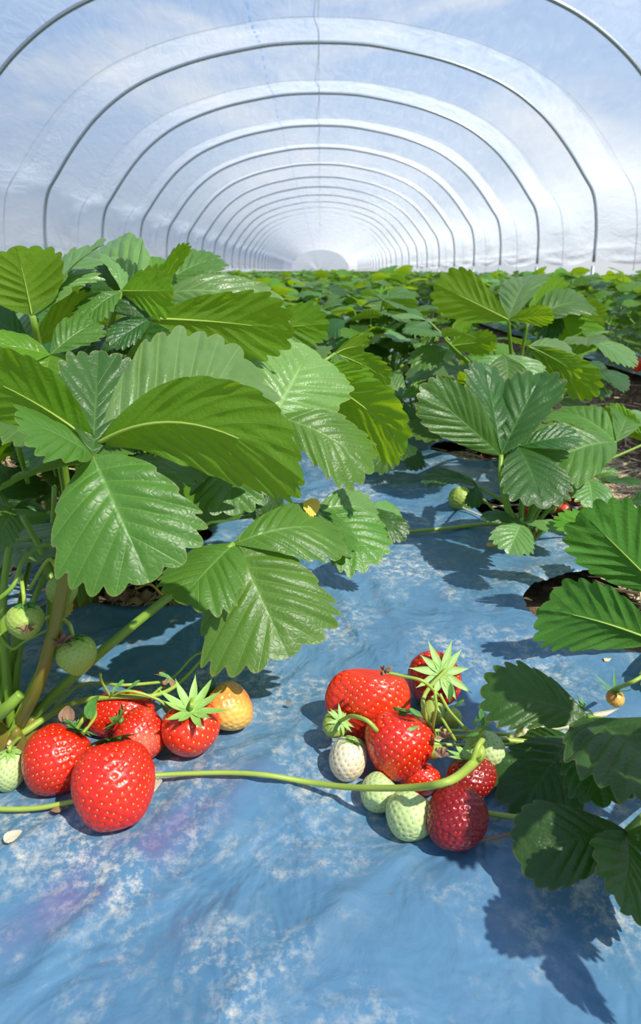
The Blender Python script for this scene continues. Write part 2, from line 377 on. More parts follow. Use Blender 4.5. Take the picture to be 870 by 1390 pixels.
def film():
    ys = []; y0 = hoopY[0]; per = 14
    for k in range(len(hoopY) - 1):
        ys += [hoopY[k] + SP * j / per for j in range(per)]
    ys.append(hoopY[-1]); ys = np.array(ys)
    top = np.array([p for p in full if p[1] > .5])
    nu = len(top) + 16
    out = np.zeros((len(ys), nu, 3))
    for i, y in enumerate(ys):
        fr = ((y - Y1) / SP) % 1.0
        v = 1 - abs(fr - .5) * 2; v = max(0, v)
        sag = .125 * v ** 1.0
        bot = CAM_H + .19 - .12 * math.sin(PI * fr) ** .6 if 0 < fr < 1 else CAM_H + .19
        for j in range(nu):
            if j < 8: t_ = j / 8.; x, z = -3.32 + .0 * t_, bot + (top[0][1] - bot) * t_; w = 1
            elif j >= nu - 8: t_ = (nu - 1 - j) / 8.; x, z = 3.32, bot + (top[-1][1] - bot) * t_; w = 1
            else: x, z = top[j - 8]
            L = math.hypot(x / 3.3, (z - .3) / 2.4) or 1; nx, nz = (x / 3.3) / L, max(0, (z - .3) / 2.4) / L
            off = .022 - sag
            lw = min(1, max(0, (1.5 - z) / .7)); lw = lw * lw * (3 - 2 * lw)
            off = off * (1 - lw) + lw * (.02 + .06 * v * math.sin(PI * min(1, max(0, (z - .35) / 1.1))))
            out[i, j] = (x + nx * off, y, z + nz * off)
    A, B = np.meshgrid(np.arange(nu), ys)
    wr = .018 * vnoise(A * .35, B * 3.1, 21) + .010 * vnoise(A * .9, B * 6 + A * .5, 22)
    low = np.clip((1.6 - out[:, :, 2]) / 1.2, 0, 1)
    wr += low * .05 * vnoise(A * .8, B * 1.3, 23)
    fr = np.abs(np.sin(PI * (B - Y1) / SP))
    out[:, :, 2] += wr * fr * (1 - low); out[:, :, 0] += np.sign(out[:, :, 0]) * wr * fr * low
    o = MB().grid(out).build('ceiling', FILM); tag(o, kind='structure')
    # far end closed by a sheet of the same film
    end = hoopY[-1]; g = []
    for t_ in np.linspace(.0, 1, 14): g.append([(x * t_, end + .1 * math.sin(x * 3), .1 + (z - .1) * t_) for x, z in full])
    o = MB().grid(g).build('wall_back', FILM); tag(o, kind='structure')
film()

# ------------------------------------------------------------------ leaflet
def leaflet_grid(N=7, res=8, nt=9, wr=.8, pleat=.03, nd=.17, seed=0, obo=1.75):
    """unit leaflet: base at the origin, tip at y=1; returns points (ns, 2nt+1, 3) and uv"""
    q = N + .5; ns = int(N * res + res // 2)
    s = np.linspace(.004, 1, ns)
    hw = wr / 2
    r = np.random.default_rng(seed)
    ym = 1 - (1 - s) ** obo; xm = hw * np.sin(PI * s ** 1.0) ** .8
    ym = ym - .10 * np.sin(PI * np.clip(s * 2.2, 0, 1)) * (wr > .95)
    yo = .76 * s ** 1.12; f = (s * q) % 1.0
    tooth = np.sin(PI * np.clip(f, 0, 1) ** 1.15) ** .62 * (1 + .12 * np.sin(np.floor(s * q) * 2.4 + seed))
    g = np.clip((s - .16) / .12, 0, 1)
    sc = 1 - nd * (1 - tooth) * g
    cols = []; uv = []
    for j in range(-nt, nt + 1):
        side = -1 if j < 0 else 1; t = abs(j) / nt
        jit = 1 + .05 * np.sin(s * 9 + (seed % 7) + side * 1.3)
        mx = side * xm * sc * jit; my = yo + (ym - yo) * sc + .012 * tooth * g
        x = mx * t; y = yo + (my - yo) * t - .05 * t * (1 - t) * (1 - s)
        pz = (np.abs(np.sin(PI * (f - .56))) ** .8) * min(1, t * 3) * (1 - .35 * t) * g
        z = pleat * pz * (hw / .4) * np.clip(1.15 - s, .2, 1)
        z = z + pleat * .45 * vnoise(s * q * 1.9 + seed, np.full(ns, t * 4.5 + side * 9), seed % 13) * min(1, t * 3) * g
        z = z + .014 * np.sin(s * 11 + side * 2 + (seed % 5)) * t * t + .006 * np.sin(s * 31 + seed) * t ** 3
        cols.append(np.stack([x, y, z], -1)); uv.append(np.stack([s * q, np.full(ns, t)], -1))
    return np.stack(cols, 1), np.stack(uv, 1)
def add_leaflet(mb, base, tip, n, wr=.8, sag=.08, fold=.12, curl=.25, twist=0., N=7, res=7, nt=9, seed=0, rib=True, obo=1.75, pleat=.035, nd=.17, mat=0, ribmat=1, bow=0.):
    base = np.asarray(base, float); tip = np.asarray(tip, float)
    Y = tip - base; L = np.linalg.norm(Y); Y = Y / L; n = np.asarray(n, float); Z = nrm(n - Y * np.dot(n, Y)); X = np.cross(Y, Z)
    g, uv = leaflet_grid(N, res, nt, wr, pleat, nd, seed, obo)
    x, y, z = g[..., 0], g[..., 1], g[..., 2]
    z = z + fold * np.abs(x) - curl * x * x + sag * 4 * y * (1 - y) - .12 * curl * y ** 4 * 0
    z = z + .02 * np.sin(y * 7 + seed) * x * 2
    x = x + bow * 4 * y * (1 - y)
    if twist:
        a = twist * (y - .2); x, z = x * np.cos(a) - z * np.sin(a), x * np.sin(a) + z * np.cos(a)
    pts = base + L * (x[..., None] * X + y[..., None] * Y + z[..., None] * Z)
    mb.grid(pts, mat, uv)
    if rib:
        c = pts[:, nt]; k = max(2, len(c) // 12)
        cc = c[::k]; rr_ = np.interp(np.linspace(0, 1, len(cc)), [0, .5, 1], [L * .011, L * .007, L * .002]); mb.tube(cc - Z * (rr_ * 1.05 + L * .001)[:, None], rr_, ribmat, n=6)
    return mb
# face orientation: top side has the outward normal along Z (checked by the winding of grid())

def petiole_path(crown, J, bow=.25, via=None, n=16):
    crown = np.asarray(crown, float); J = np.asarray(J, float)
    if via is not None: return curve([crown] + [np.asarray(v) for v in via] + [J], n)
    mid = (crown + J) / 2; h = J - crown
    mid = mid + np.array([-h[0], -h[1], 0]) * bow + np.array([0, 0, abs(h[2]) * bow * .5])
    return curve([crown, mid, J], n)

MATS = {'g': LEAF, 'p': LEAF_PALE, 'y': LEAF_YOUNG, 'd': LEAF_DARK}
sd = [100]
def hero_leaf(plant, J, leaflets, via=None, r=.0028, crown=None, pmat=None, bow=.2):
    """one compound leaf: petiole (part) and its leaflets (sub-parts)"""
    off = np.array(plant.location)
    Jp = P(*J) if len(J) == 3 else np.asarray(J[1:])
    cr = off + np.array([0, 0, .005]) if crown is None else crown
    pm = MB(); pm.tube(petiole_path(cr, Jp, bow, via, 20), [r * 1.25, r, r * .75], n=8)
    pet = pm.build('petiole', pmat or STEM, plant, off=off)
    for L in leaflets:
        tip, wr, n = L[0], L[1], L[2]; o = L[3] if len(L) > 3 else {}
        o = dict(o); m = o.pop('m', 'g'); tint = o.pop('tint', None); b = o.pop('b', None)
        sd[0] += 1; mb = MB(); bp = P(*b) if b else Jp
        if b: mb.tube(curve([Jp, bp], 4), r * .6, 1, n=6)
        add_leaflet(mb, bp, P(*tip), V(n), wr=wr, seed=sd[0], res=o.pop('res', 8), nt=o.pop('nt', 10), **o)
        lo = mb.build('leaflet', [MATS[m], RIB], pet, off=off)
        if tint: lo.color = (*tint, 1)
    return pet
def crown_part(plant, r=.016):
    off = np.array(plant.location); mb = MB()
    for k in range(7):
        a = k * .9; p0 = np.array([.3 * r * math.cos(a), .3 * r * math.sin(a), -.012]); p1 = np.array([r * math.cos(a), r * math.sin(a), .02 + .006 * (k % 3)])
        mb.tube(curve([p0, (p0 + p1) / 2 + [0, 0, .004], p1], 6), [r * .5, r * .42, r * .12], n=7)
    return mb.build('crown', STEM_RED, plant)

# ---- left foreground plant
TOPN = (0, .5, .86)
pl = empty('strawberry_plant', (*G(18, 1008)[:2], 0), 'large leafy strawberry plant in the left foreground with broad glossy leaves over the red berries', 'strawberry plant'); crown_part(pl)
hero_leaf(pl, (126, 618, .365), [
    ((204, 790, .345), 1.02, (.08, .42, .9), dict(sag=.05, fold=.10, curl=.5, pleat=.03)),
    ((20, 566, .33), .98, (-.25, .62, .75), dict(sag=.04, fold=.05, curl=.5)),
    ((134, 478, .41), .58, (.35, .15, .92), dict(m='d', sag=-.02, fold=.25, tint=(1.45, 1.35, 1.35), pleat=.03))],
    via=[P(60, 905, .405), P(108, 690, .385)], r=.0036, pmat=STEM_RED)
hero_leaf(pl, (131, 604, .375), [
    ((410, 650, .335), .46, (-.08, .34, -.93), dict(m='y', sag=-.02, bow=.17, fold=.16, curl=.1, nd=.07, tint=(.82, .86, .8), N=9)),
    ((352, 505, .46), .78, (-.15, .10, .98), dict(m='p', sag=.10, fold=.06, curl=.3, pleat=.045, N=8, nd=.22)),
    ((-60, 498, .33), .6, (-.1, .50, -.86), dict(m='y', sag=.10, fold=.05, nd=.08, tint=(.7, .8, .7)))],
    via=[P(52, 930, .43), P(118, 700, .40)], r=.003)
hero_leaf(pl, (318, 738, .46), [
    ((392, 892, .43), 1.15, (.12, .50, .86), dict(obo=2.1, sag=.03, fold=.10, curl=.55, pleat=.035, nd=.17, m='g', tint=(1.2, 1.15, 1.1))),
    ((243, 818, .42), 1.05, (-.25, .5, .85), dict(sag=.03, fold=.03, curl=.5, nd=.15, tint=(1.1, 1.1, 1.1))),
    ((462, 722, .50), .72, (.1, .72, .68), dict(sag=.12, fold=-.05, curl=.3, nd=.14, tint=(1.15, 1.1, 1.15)))],
    via=[P(128, 893, .435), P(258, 787, .45)], r=.0031)
# smaller left foreground leaves seen between the stems
hero_leaf(pl, (105, 700, .50), [((60, 735, .5), .8, (.2, .3, .9), dict(m='d')), ((128, 770, .48), .8, (.3, .2, .9), dict(m='d')), ((88, 740, .52), .8, (0, .3, .9), dict(m='d'))], r=.002)
hero_leaf(pl, (20, 690, .42), [((-10, 745, .40), .8, (.2, .3, .9), dict(m='g')), ((60, 690, .44), .7, (.0, .6, .8), dict(m='d')), ((-30, 680, .42), .8, (0, .5, .8), dict(m='g'))], r=.0025)
for px in ((0, 470, 0, 985), (30, 640, -10, 1000), (75, 900, 20, 1005), (-20, 930, 30, 1008)):
    pass
# ---- second plant of the left row
pb = empty('strawberry_plant', (-.225, .56, 0), 'tall strawberry plant at the left edge rising above the glossy front leaves', 'strawberry plant'); crown_part(pb)
UND = (0, .35, -.93)
hero_leaf(pb, (44, 428, .46), [
    ((22, 335, .45), 1.35, (.05, .1, -1.), dict(m='y', sag=.02, fold=.1, nd=.14)),
    ((134, 330, .50), .62, (-.6, .15, .78), dict(m='p', sag=.03, fold=.2, nd=.2)),
    ((110, 365, .50), .9, (-.2, .5, .8), dict(m='p', sag=.08, fold=.0, pleat=.05))], r=.003)
hero_leaf(pb, (68, 482, .46), [
    ((-12, 468, .44), .95, (-.1, .55, .8), dict(m='y', sag=.05, nd=.12)),
    ((132, 436, .48), .8, (0, .45, .86), dict(m='g', sag=.05, nd=.15)),
    ((60, 535, .44), 1.0, (.1, .6, .75), dict(m='y', sag=.04))], r=.0028)
hero_leaf(pb, (40, 470, .48), [
    ((134, 405, .50), .45, (-.3, .5, -.8), dict(m='y', sag=.06, nd=.12)),
    ((-30, 420, .48), .6, (0, .5, .8), dict(m='d')),
    ((10, 430, .52), .7, (.2, .4, .85), dict(m='p'))], r=.0024)
hero_leaf(pb, (205, 432, .50), [
    ((398, 450, .50), .52, (.0, .42, -.9), dict(m='y', sag=.08, fold=.0, nd=.14, tint=(.9, .95, .9))),
    ((128, 365, .52), .75, (.15, .3, .92), dict(m='d', sag=.05)),
    ((150, 470, .48), .6, (.1, .4, .9), dict(m='d', sag=.05))], r=.003)
hero_leaf(pb, (212, 402, .56), [
    ((392, 438, .57), .52, (0, .55, .8), dict(m='p', sag=.16, fold=.0, pleat=.045, nd=.15)),
    ((256, 330, .54), .30, (-.6, .4, -.6), dict(m='y', sag=.05)),
    ((112, 350, .62), .7, (0, .5, .85), dict(m='p', sag=.10, pleat=.05))], r=.003)
hero_leaf(pb, (165, 395, .50), [
    ((235, 395, .48), .85, (0, .25, -.95), dict(m='y', sag=.02)),
    ((150, 348, .53), .5, (.6, .3, .7), dict(m='p')),
    ((110, 440, .48), .7, (0, .5, .8), dict(m='g'))], r=.0025)
hero_leaf(pb, (215, 392, .60), [
    ((300, 350, .63), .7, (0, .6, .8), dict(m='g', sag=.08, pleat=.04)),
    ((215, 350, .63), .6, (.2, .5, .8), dict(m='y')),
    ((240, 385, .58), .7, (.2, .2, .95), dict(m='d'))], r=.0025)
hero_leaf(pb, (150, 440, .54), [
    ((232, 470, .52), .6, (0, .3, .95), dict(m='d')), ((120, 500, .50), .7, (0, .4, .9), dict(m='d')), ((180, 500, .52), .8, (0, .5, .86), dict(m='d'))], r=.0025)

# ---- third plant of the left row, its leaves reaching over the blue sheet
pc = empty('strawberry_plant', (-.17, .66, 0), 'strawberry plant left of centre whose pale leaves reach out over the blue sheet', 'strawberry plant'); crown_part(pc)
hero_leaf(pc, (372, 565, .50), [
    ((420, 474, .56), 1.12, (.25, .25, .93), dict(m='p', sag=.0, fold=.05, pleat=.04, nd=.12, tint=(1.25, 1.2, 1.1))),
    ((505, 640, .50), .74, (.1, .6, .8), dict(m='g', sag=.12, fold=-.05, pleat=.04, tint=(1.25, 1.2, 1.15))),
    ((330, 560, .52), .7, (0, .6, .8), dict(m='g'))], r=.003)
hero_leaf(pc, (418, 505, .58), [
    ((550, 612, .50), .44, (.30, .42, -.86), dict(m='y', sag=.10, fold=.05, nd=.12)),
    ((505, 520, .60), .5, (0, .5, -.85), dict(m='y', sag=.1)),
    ((425, 470, .64), .6, (0, .5, .85), dict(m='g'))], r=.0028)
hero_leaf(pc, (428, 692, .56), [
    ((514, 765, .53), .92, (.2, .62, .76), dict(m='g', sag=.08, fold=.0, nd=.16, tint=(1.1, 1.15, .9))),
    ((512, 695, .58), .8, (.1, .7, .7), dict(m='p', sag=.1)),
    ((455, 760, .51), .8, (.2, .6, .76), dict(m='g', sag=.06))], r=.0025)
hero_leaf(pc, (495, 692, .62), [
    ((550, 732, .60), .62, (.1, .5, .85), dict(m='d', sag=.1, tint=(1.2, 1.2, 1))), ((545, 700, .64), .7, (.2, .8, .6), dict(m='p')), ((500, 725, .6), .7, (0, .7, .7), dict(m='g'))], r=.002)
hero_leaf(pc, (300, 600, .50), [
    ((318, 700, .47), .95, (.2, .4, .9), dict(m='g', sag=.05, tint=(.95, 1, .95))), ((380, 690, .50), .8, (.2, .4, .9), dict(m='d')), ((250, 640, .52), .7, (0, .3, .95), dict(m='d'))], r=.0028)
hero_leaf(pc, (340, 448, .60), [
    ((446, 440, .60), .60, (0, .3, -.95), dict(m='y', sag=.06, tint=(.85, .95, .9))), ((430, 470, .62), .5, (0, .6, .8), dict(m='g')), ((330, 500, .58), .7, (0, .4, .9), dict(m='d'))], r=.0028)
hero_leaf(pc, (455, 480, .72), [
    ((530, 520, .70), .5, (.1, .5, -.8), dict(m='y', sag=.12)), ((470, 520, .70), .7, (0, .7, .7), dict(m='g')), ((500, 470, .76), .6, (0, .6, -.7), dict(m='y'))], r=.0025)
hero_leaf(pc, (240, 560, .50), [
    ((300, 620, .49), .7, (.0, .4, .9), dict(m='d')), ((200, 600, .5), .7, (0, .4, .9), dict(m='d')), ((270, 520, .54), .7, (0, .5, .86), dict(m='d'))], r=.0025)

# ---- right foreground plant
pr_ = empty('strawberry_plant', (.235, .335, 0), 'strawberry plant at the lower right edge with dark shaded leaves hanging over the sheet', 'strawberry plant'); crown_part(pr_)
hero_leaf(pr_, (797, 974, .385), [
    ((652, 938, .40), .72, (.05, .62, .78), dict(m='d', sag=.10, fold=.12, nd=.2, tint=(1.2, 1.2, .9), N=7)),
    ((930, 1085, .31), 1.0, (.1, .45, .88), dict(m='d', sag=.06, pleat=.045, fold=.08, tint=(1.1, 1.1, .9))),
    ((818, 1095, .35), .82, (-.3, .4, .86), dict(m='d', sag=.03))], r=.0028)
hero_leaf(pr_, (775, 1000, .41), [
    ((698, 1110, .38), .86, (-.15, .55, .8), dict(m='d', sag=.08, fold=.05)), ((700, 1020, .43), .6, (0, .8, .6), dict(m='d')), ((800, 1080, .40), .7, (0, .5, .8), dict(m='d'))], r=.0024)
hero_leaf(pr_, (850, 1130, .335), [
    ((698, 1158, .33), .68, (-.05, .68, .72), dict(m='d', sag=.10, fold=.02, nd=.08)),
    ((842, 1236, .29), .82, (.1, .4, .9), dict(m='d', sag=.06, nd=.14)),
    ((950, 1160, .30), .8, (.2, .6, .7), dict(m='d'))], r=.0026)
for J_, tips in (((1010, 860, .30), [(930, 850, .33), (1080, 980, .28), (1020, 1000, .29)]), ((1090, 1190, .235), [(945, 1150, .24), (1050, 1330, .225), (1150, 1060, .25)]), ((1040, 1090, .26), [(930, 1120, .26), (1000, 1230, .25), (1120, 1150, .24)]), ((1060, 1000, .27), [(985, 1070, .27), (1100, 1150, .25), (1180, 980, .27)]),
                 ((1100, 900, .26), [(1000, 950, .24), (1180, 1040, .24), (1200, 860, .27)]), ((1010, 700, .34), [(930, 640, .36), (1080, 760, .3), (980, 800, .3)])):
    hero_leaf(pr_, J_, [(q, .85, (0, .9, .4), dict(m='g')) for q in tips], r=.0026)  # unseen leaves beyond the frame, added to cast shade over the lower right
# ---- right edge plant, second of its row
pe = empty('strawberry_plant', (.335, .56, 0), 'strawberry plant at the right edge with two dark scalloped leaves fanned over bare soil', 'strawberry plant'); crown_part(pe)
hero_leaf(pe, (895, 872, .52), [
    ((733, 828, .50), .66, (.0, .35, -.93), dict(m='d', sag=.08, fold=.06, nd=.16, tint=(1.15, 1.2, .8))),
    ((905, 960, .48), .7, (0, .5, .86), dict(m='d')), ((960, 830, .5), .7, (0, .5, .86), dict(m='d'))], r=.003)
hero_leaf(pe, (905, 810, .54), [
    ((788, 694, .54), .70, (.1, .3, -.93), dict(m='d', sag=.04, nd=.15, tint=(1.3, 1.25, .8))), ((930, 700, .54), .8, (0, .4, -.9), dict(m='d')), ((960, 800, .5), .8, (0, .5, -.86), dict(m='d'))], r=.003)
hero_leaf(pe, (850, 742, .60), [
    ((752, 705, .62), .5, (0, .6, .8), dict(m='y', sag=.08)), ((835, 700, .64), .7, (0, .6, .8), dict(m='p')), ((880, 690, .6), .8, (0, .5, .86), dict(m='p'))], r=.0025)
# ---- middle right plant with the big folded leaf
pm_ = empty('strawberry_plant', (*G(705, 742)[:2], 0), 'strawberry plant right of the blue sheet with a large upright folded leaf on a stem', 'strawberry plant'); crown_part(pm_)
hero_leaf(pm_, (680, 618, .66), [
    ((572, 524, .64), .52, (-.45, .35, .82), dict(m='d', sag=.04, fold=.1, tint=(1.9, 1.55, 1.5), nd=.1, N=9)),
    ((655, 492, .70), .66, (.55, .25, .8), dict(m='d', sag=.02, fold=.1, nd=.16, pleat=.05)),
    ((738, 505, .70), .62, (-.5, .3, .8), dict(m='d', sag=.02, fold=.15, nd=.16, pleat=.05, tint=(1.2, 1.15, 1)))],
    via=[P(692, 700, .66), P(680, 650, .655)], r=.0034)
hero_leaf(pm_, (703, 606, .68), [
    ((738, 690, .62), .86, (.05, .45, .9), dict(m='d', sag=.05, tint=(1.1, 1.15, 1))), ((788, 592, .68), .55, (0, .6, .8), dict(m='d', sag=.06)), ((745, 520, .74), .3, (-.7, .1, .7), dict(m='p', sag=.02))], r=.0028)
hero_leaf(pm_, (836, 600, .72), [
    ((722, 640, .68), .72, (0, .65, .76), dict(m='g', sag=.1, nd=.1)), ((750, 560, .82), .55, (0, .5, .86), dict(m='g', sag=.1, tint=(1.25, 1.2, 1.2))), ((850, 560, .8), .4, (0, .5, .86), dict(m='g'))], r=.0024)
hero_leaf(pm_, (798, 648, .70), [
    ((805, 690, .67), 1.0, (0, .6, .8), dict(m='p', sag=.05, tint=(.9, .95, 1))), ((838, 640, .70), .45, (0, .6, .8), dict(m='g')), ((775, 645, .70), .7, (0, .7, .7), dict(m='g'))], r=.002)
hero_leaf(pm_, (707, 710, .64), [
    ((690, 752, .61), .95, (-.1, .55, .84), dict(m='p', sag=.08)), ((652, 702, .65), .55, (0, .8, .6), dict(m='d', sag=.08)), ((765, 722, .62), .5, (.1, .8, .6), dict(m='p', sag=.08))], r=.002)
hero_leaf(pm_, (648, 660, .72), [
    ((572, 655, .72), .55, (0, .8, .6), dict(m='d', sag=.15)), ((640, 690, .70), .6, (0, .7, .7), dict(m='d')), ((612, 648, .75), .5, (0, .8, .6), dict(m='g'))], r=.002)
hero_leaf(pm_, (880, 600, .75), [
    ((822, 552, .78), .45, (0, .5, -.86), dict(m='y', sag=.06)), ((875, 560, .8), .8, (0, .6, .8), dict(m='p')), ((920, 600, .75), .8, (0, .6, .8), dict(m='g'))], r=.002)
# ---- taller plant behind it
pw = empty('strawberry_plant', (.30, 1.02, 0), 'tall strawberry plant with bright backlit leaves standing behind the large folded leaf', 'strawberry plant'); crown_part(pw)
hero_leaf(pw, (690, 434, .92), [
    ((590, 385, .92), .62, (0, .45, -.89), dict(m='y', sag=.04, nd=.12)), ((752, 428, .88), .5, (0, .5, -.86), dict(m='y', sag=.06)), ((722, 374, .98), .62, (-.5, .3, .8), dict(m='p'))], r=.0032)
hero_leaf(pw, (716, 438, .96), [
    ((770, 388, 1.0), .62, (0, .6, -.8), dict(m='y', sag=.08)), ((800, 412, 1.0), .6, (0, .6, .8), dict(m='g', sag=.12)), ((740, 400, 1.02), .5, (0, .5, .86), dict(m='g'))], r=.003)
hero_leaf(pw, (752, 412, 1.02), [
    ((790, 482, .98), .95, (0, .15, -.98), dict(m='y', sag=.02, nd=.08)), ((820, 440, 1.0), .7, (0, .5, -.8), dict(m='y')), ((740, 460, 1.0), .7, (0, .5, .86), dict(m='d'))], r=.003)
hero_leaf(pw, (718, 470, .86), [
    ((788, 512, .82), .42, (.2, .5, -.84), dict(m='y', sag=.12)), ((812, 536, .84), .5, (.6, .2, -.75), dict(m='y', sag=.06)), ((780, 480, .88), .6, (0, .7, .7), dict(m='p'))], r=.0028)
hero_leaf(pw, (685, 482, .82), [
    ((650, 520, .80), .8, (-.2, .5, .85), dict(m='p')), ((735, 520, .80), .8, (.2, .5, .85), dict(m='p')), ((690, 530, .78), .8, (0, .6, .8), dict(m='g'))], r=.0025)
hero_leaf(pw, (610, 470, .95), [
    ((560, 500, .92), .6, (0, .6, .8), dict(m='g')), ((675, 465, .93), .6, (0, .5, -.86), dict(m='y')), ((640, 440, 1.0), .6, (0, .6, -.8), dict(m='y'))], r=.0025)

# ------------------------------------------------------------------ generated plants of the rows
def gen_leaf(mbp, rngp, az, reach, hgt, size, lod, into):
    base = np.array([.012 * math.cos(az), .012 * math.sin(az), .005])
    J = np.array([reach * math.cos(az), reach * math.sin(az), hgt])
    mid = np.array([reach * .35 * math.cos(az), reach * .35 * math.sin(az), hgt * .62])
    mbp.tube(curve([base, mid, J], 9 if lod < 2 else 4), [.003, .0024, .0018], 1, n=6 if lod < 2 else 3, caps=False)
    tilt = rngp.uniform(-.35, .35)
    for k, da in enumerate((0, 1.35, -1.35)):
        a = az + da + rngp.uniform(-.2, .2); L = size * (1 if k == 0 else .88) * rngp.uniform(.88, 1.1)
        dz = rngp.uniform(-.55, .25) + (.25 if rngp.random() < .25 else 0)
        dirv = nrm([math.cos(a), math.sin(a), dz]); n = nrm([rngp.uniform(-.45, .45), rngp.uniform(-.45, .45), 1])
        kw = dict(N=8, res=5, nt=4) if lod == 0 else (dict(N=7, res=4, nt=2) if lod == 1 else dict(N=4, res=2, nt=1))
        add_leaflet(into(k), J, J + dirv * L, n, wr=rngp.uniform(.72, .92), sag=rngp.uniform(.02, .14), fold=rngp.uniform(-.05, .25), curl=.3,
                    seed=int(rngp.integers(1000)), rib=(lod == 0), ribmat=1, nd=.15 if lod < 2 else .2, pleat=.03 if lod < 2 else .0, **kw)
def template(seed, lod, nleaf=14, hmax=.27):
    """returns list of (petiole_mesh, [leaflet meshes], material key) for lod 0, or one mesh for the others"""
    r = np.random.default_rng(seed); out = []; whole = MB()
    for i in range(nleaf):
        az = i * 2.399 + r.uniform(-.3, .3); q = (i + .5) / nleaf
        reach = .03 + .14 * q * r.uniform(.8, 1.1); hgt = hmax * (1 - .75 * q ** 1.6) * r.uniform(.85, 1.05)
        size = r.uniform(.072, .10)
        mk = r.choice(['g', 'p', 'y', 'd'], p=[.4, .2, .25, .15])
        if lod == 0:
            pm = MB(); ls = [MB(), MB(), MB()]
            gen_leaf(pm, r, az, reach, hgt, size, 0, lambda k: ls[k])
            out.append((pm.mesh('petiole', [STEM, STEM]), [m.mesh('leaflet', [MATS[mk], RIB]) for m in ls]))
        else:
            mi = 'gpyd'.index(mk); tmp = MB(); ls = MB()
            gen_leaf(tmp, r, az, reach, hgt, size, lod, lambda k: ls)
            for src, mm in ((ls, mi), (tmp, 4)):
                vv = np.concatenate(src.v); whole.add(vv, src.f, mm, np.concatenate(src.uv))
    if lod == 0: return out
    return whole
def extra(plant, n, az0, az1, hmin, hmax, rmax, seed, smin=.06, smax=.09):
    r = np.random.default_rng(seed)
    for i in range(n):
        pm = MB(); ls = [MB(), MB(), MB()]; mk = r.choice(['g', 'p', 'y', 'd'], p=[.4, .15, .2, .25])
        gen_leaf(pm, r, math.radians(az0 + (az1 - az0) * (i + r.uniform(.2, .8)) / n), rmax * r.uniform(.45, 1), r.uniform(hmin, hmax), r.uniform(smin, smax), 0, lambda k: ls[k])
        po = pm.build('petiole', [STEM, STEM], plant)
        for m in ls: m.build('leaflet', [MATS[mk], RIB], po)
extra(pb, 14, 20, 340, .08, .21, .14, 1)
extra(pc, 12, 60, 330, .06, .17, .12, 2)
extra(pl, 7, 90, 230, .06, .13, .10, 3, .05, .07)
extra(pm_, 5, -10, 75, .05, .09, .12, 4, .045, .06)
extra(pw, 16, 0, 360, .08, .24, .15, 5)
extra(pe, 5, -60, 60, .04, .12, .12, 6)
BIGMATS = [LEAF, LEAF_PALE, LEAF_YOUNG, LEAF_DARK, STEM]
T0 = [template(40 + i, 0, 15 + i) for i in range(3)]
T1 = [template(60 + i, 1, 19).mesh('strawberry_plant', BIGMATS) for i in range(4)]
T2 = [template(80 + i, 2, 14) for i in range(4)]
def place_full(x, y, rz, sc, label, group):
    root = empty('strawberry_plant', (x, y, -.004), label, 'strawberry plant', group)
    root.rotation_euler = (0, 0, rz); root.scale = (sc, sc, sc)
    for pmesh, lms in random.choice(T0):
        po = link(bpy.data.objects.new('petiole', pmesh), root)
        for lm in lms: link(bpy.data.objects.new('leaflet', lm), po)
def inview(x, y, m=.35):
    d = y * CT + .15 * ST
    return d > .2 and abs(x) < (435 + 90) / F_PX * d + m
count = 0; farlist = []
for bi, b in enumerate(BEDS):
    for si, s in enumerate((-1, 1)):
        x0 = b + s * .235
        y = .35 if bi else (.84 if s < 0 else 1.30)
        while y < 52:
            x = x0 + random.uniform(-.04, .04) - (s * (.04 + .10 * random.random()) if bi == 0 and y > 1.25 else 0); yy = y + random.uniform(-.04, .04)
            rowname = (('left' if s < 0 else 'right') + ' row, middle bed') if bi == 0 else (
                ('inner' if s * b < 0 else 'outer') + ' row, ' + ('next' if abs(b) < 2 else 'outermost') + ' bed on the ' + ('right' if b > 0 else 'left'))
            sc = random.uniform(.88, 1.06); rz = random.uniform(0, 6.28)
            if inview(x, yy):
                if yy < 2.3 and bi in (0, 1, 2):
                    place_full(x, yy, rz, sc, f'leafy strawberry plant near the front, {rowname}', f'near plants, {rowname}'); count += 1
                elif yy < 10.5 and not (yy > 7.5 and bi > 2):
                    o = link(bpy.data.objects.new('strawberry_plant', random.choice(T1)))
                    o.location = (x, yy, -.004); o.rotation_euler = (0, 0, rz); o.scale = (sc,) * 3; v = random.uniform(.85, 1.15); o.color = (v, v, v, 1)
                    dist = 'mid-distance' if yy < 5 else 'distant'
                    tag(o, f'small {dist} strawberry plant, {rowname}', 'strawberry plant', f'{dist} plants, {rowname}'); count += 1
                else: farlist.append((x, yy, rz, sc))
            y += (.26 if bi == 0 else .28) if yy < 12 else .34
far = MB()
for x, y, rz, sc in farlist:
    src = random.choice(T2); v = np.concatenate(src.v) * sc * (1.0 if y < 25 else 1.02); c, s_ = math.cos(rz), math.sin(rz)
    v = np.column_stack([v[:, 0] * c - v[:, 1] * s_ + x, v[:, 0] * s_ + v[:, 1] * c + y, v[:, 2] - .004])
    k = far.n; far.v.append(v); far.n += len(v); far.uv.append(np.concatenate(src.uv))
    far.f.extend([tuple(i + k for i in f) for f in src.f]); far.m.extend(src.m)
o = far.build('strawberry_plants_far', BIGMATS)
o.name = 'distant_strawberry_foliage'
tag(o, 'green mass of strawberry plants at the far end of the tunnel', 'strawberry plants', kind='stuff')
print('plants', count, 'far', len(farlist))

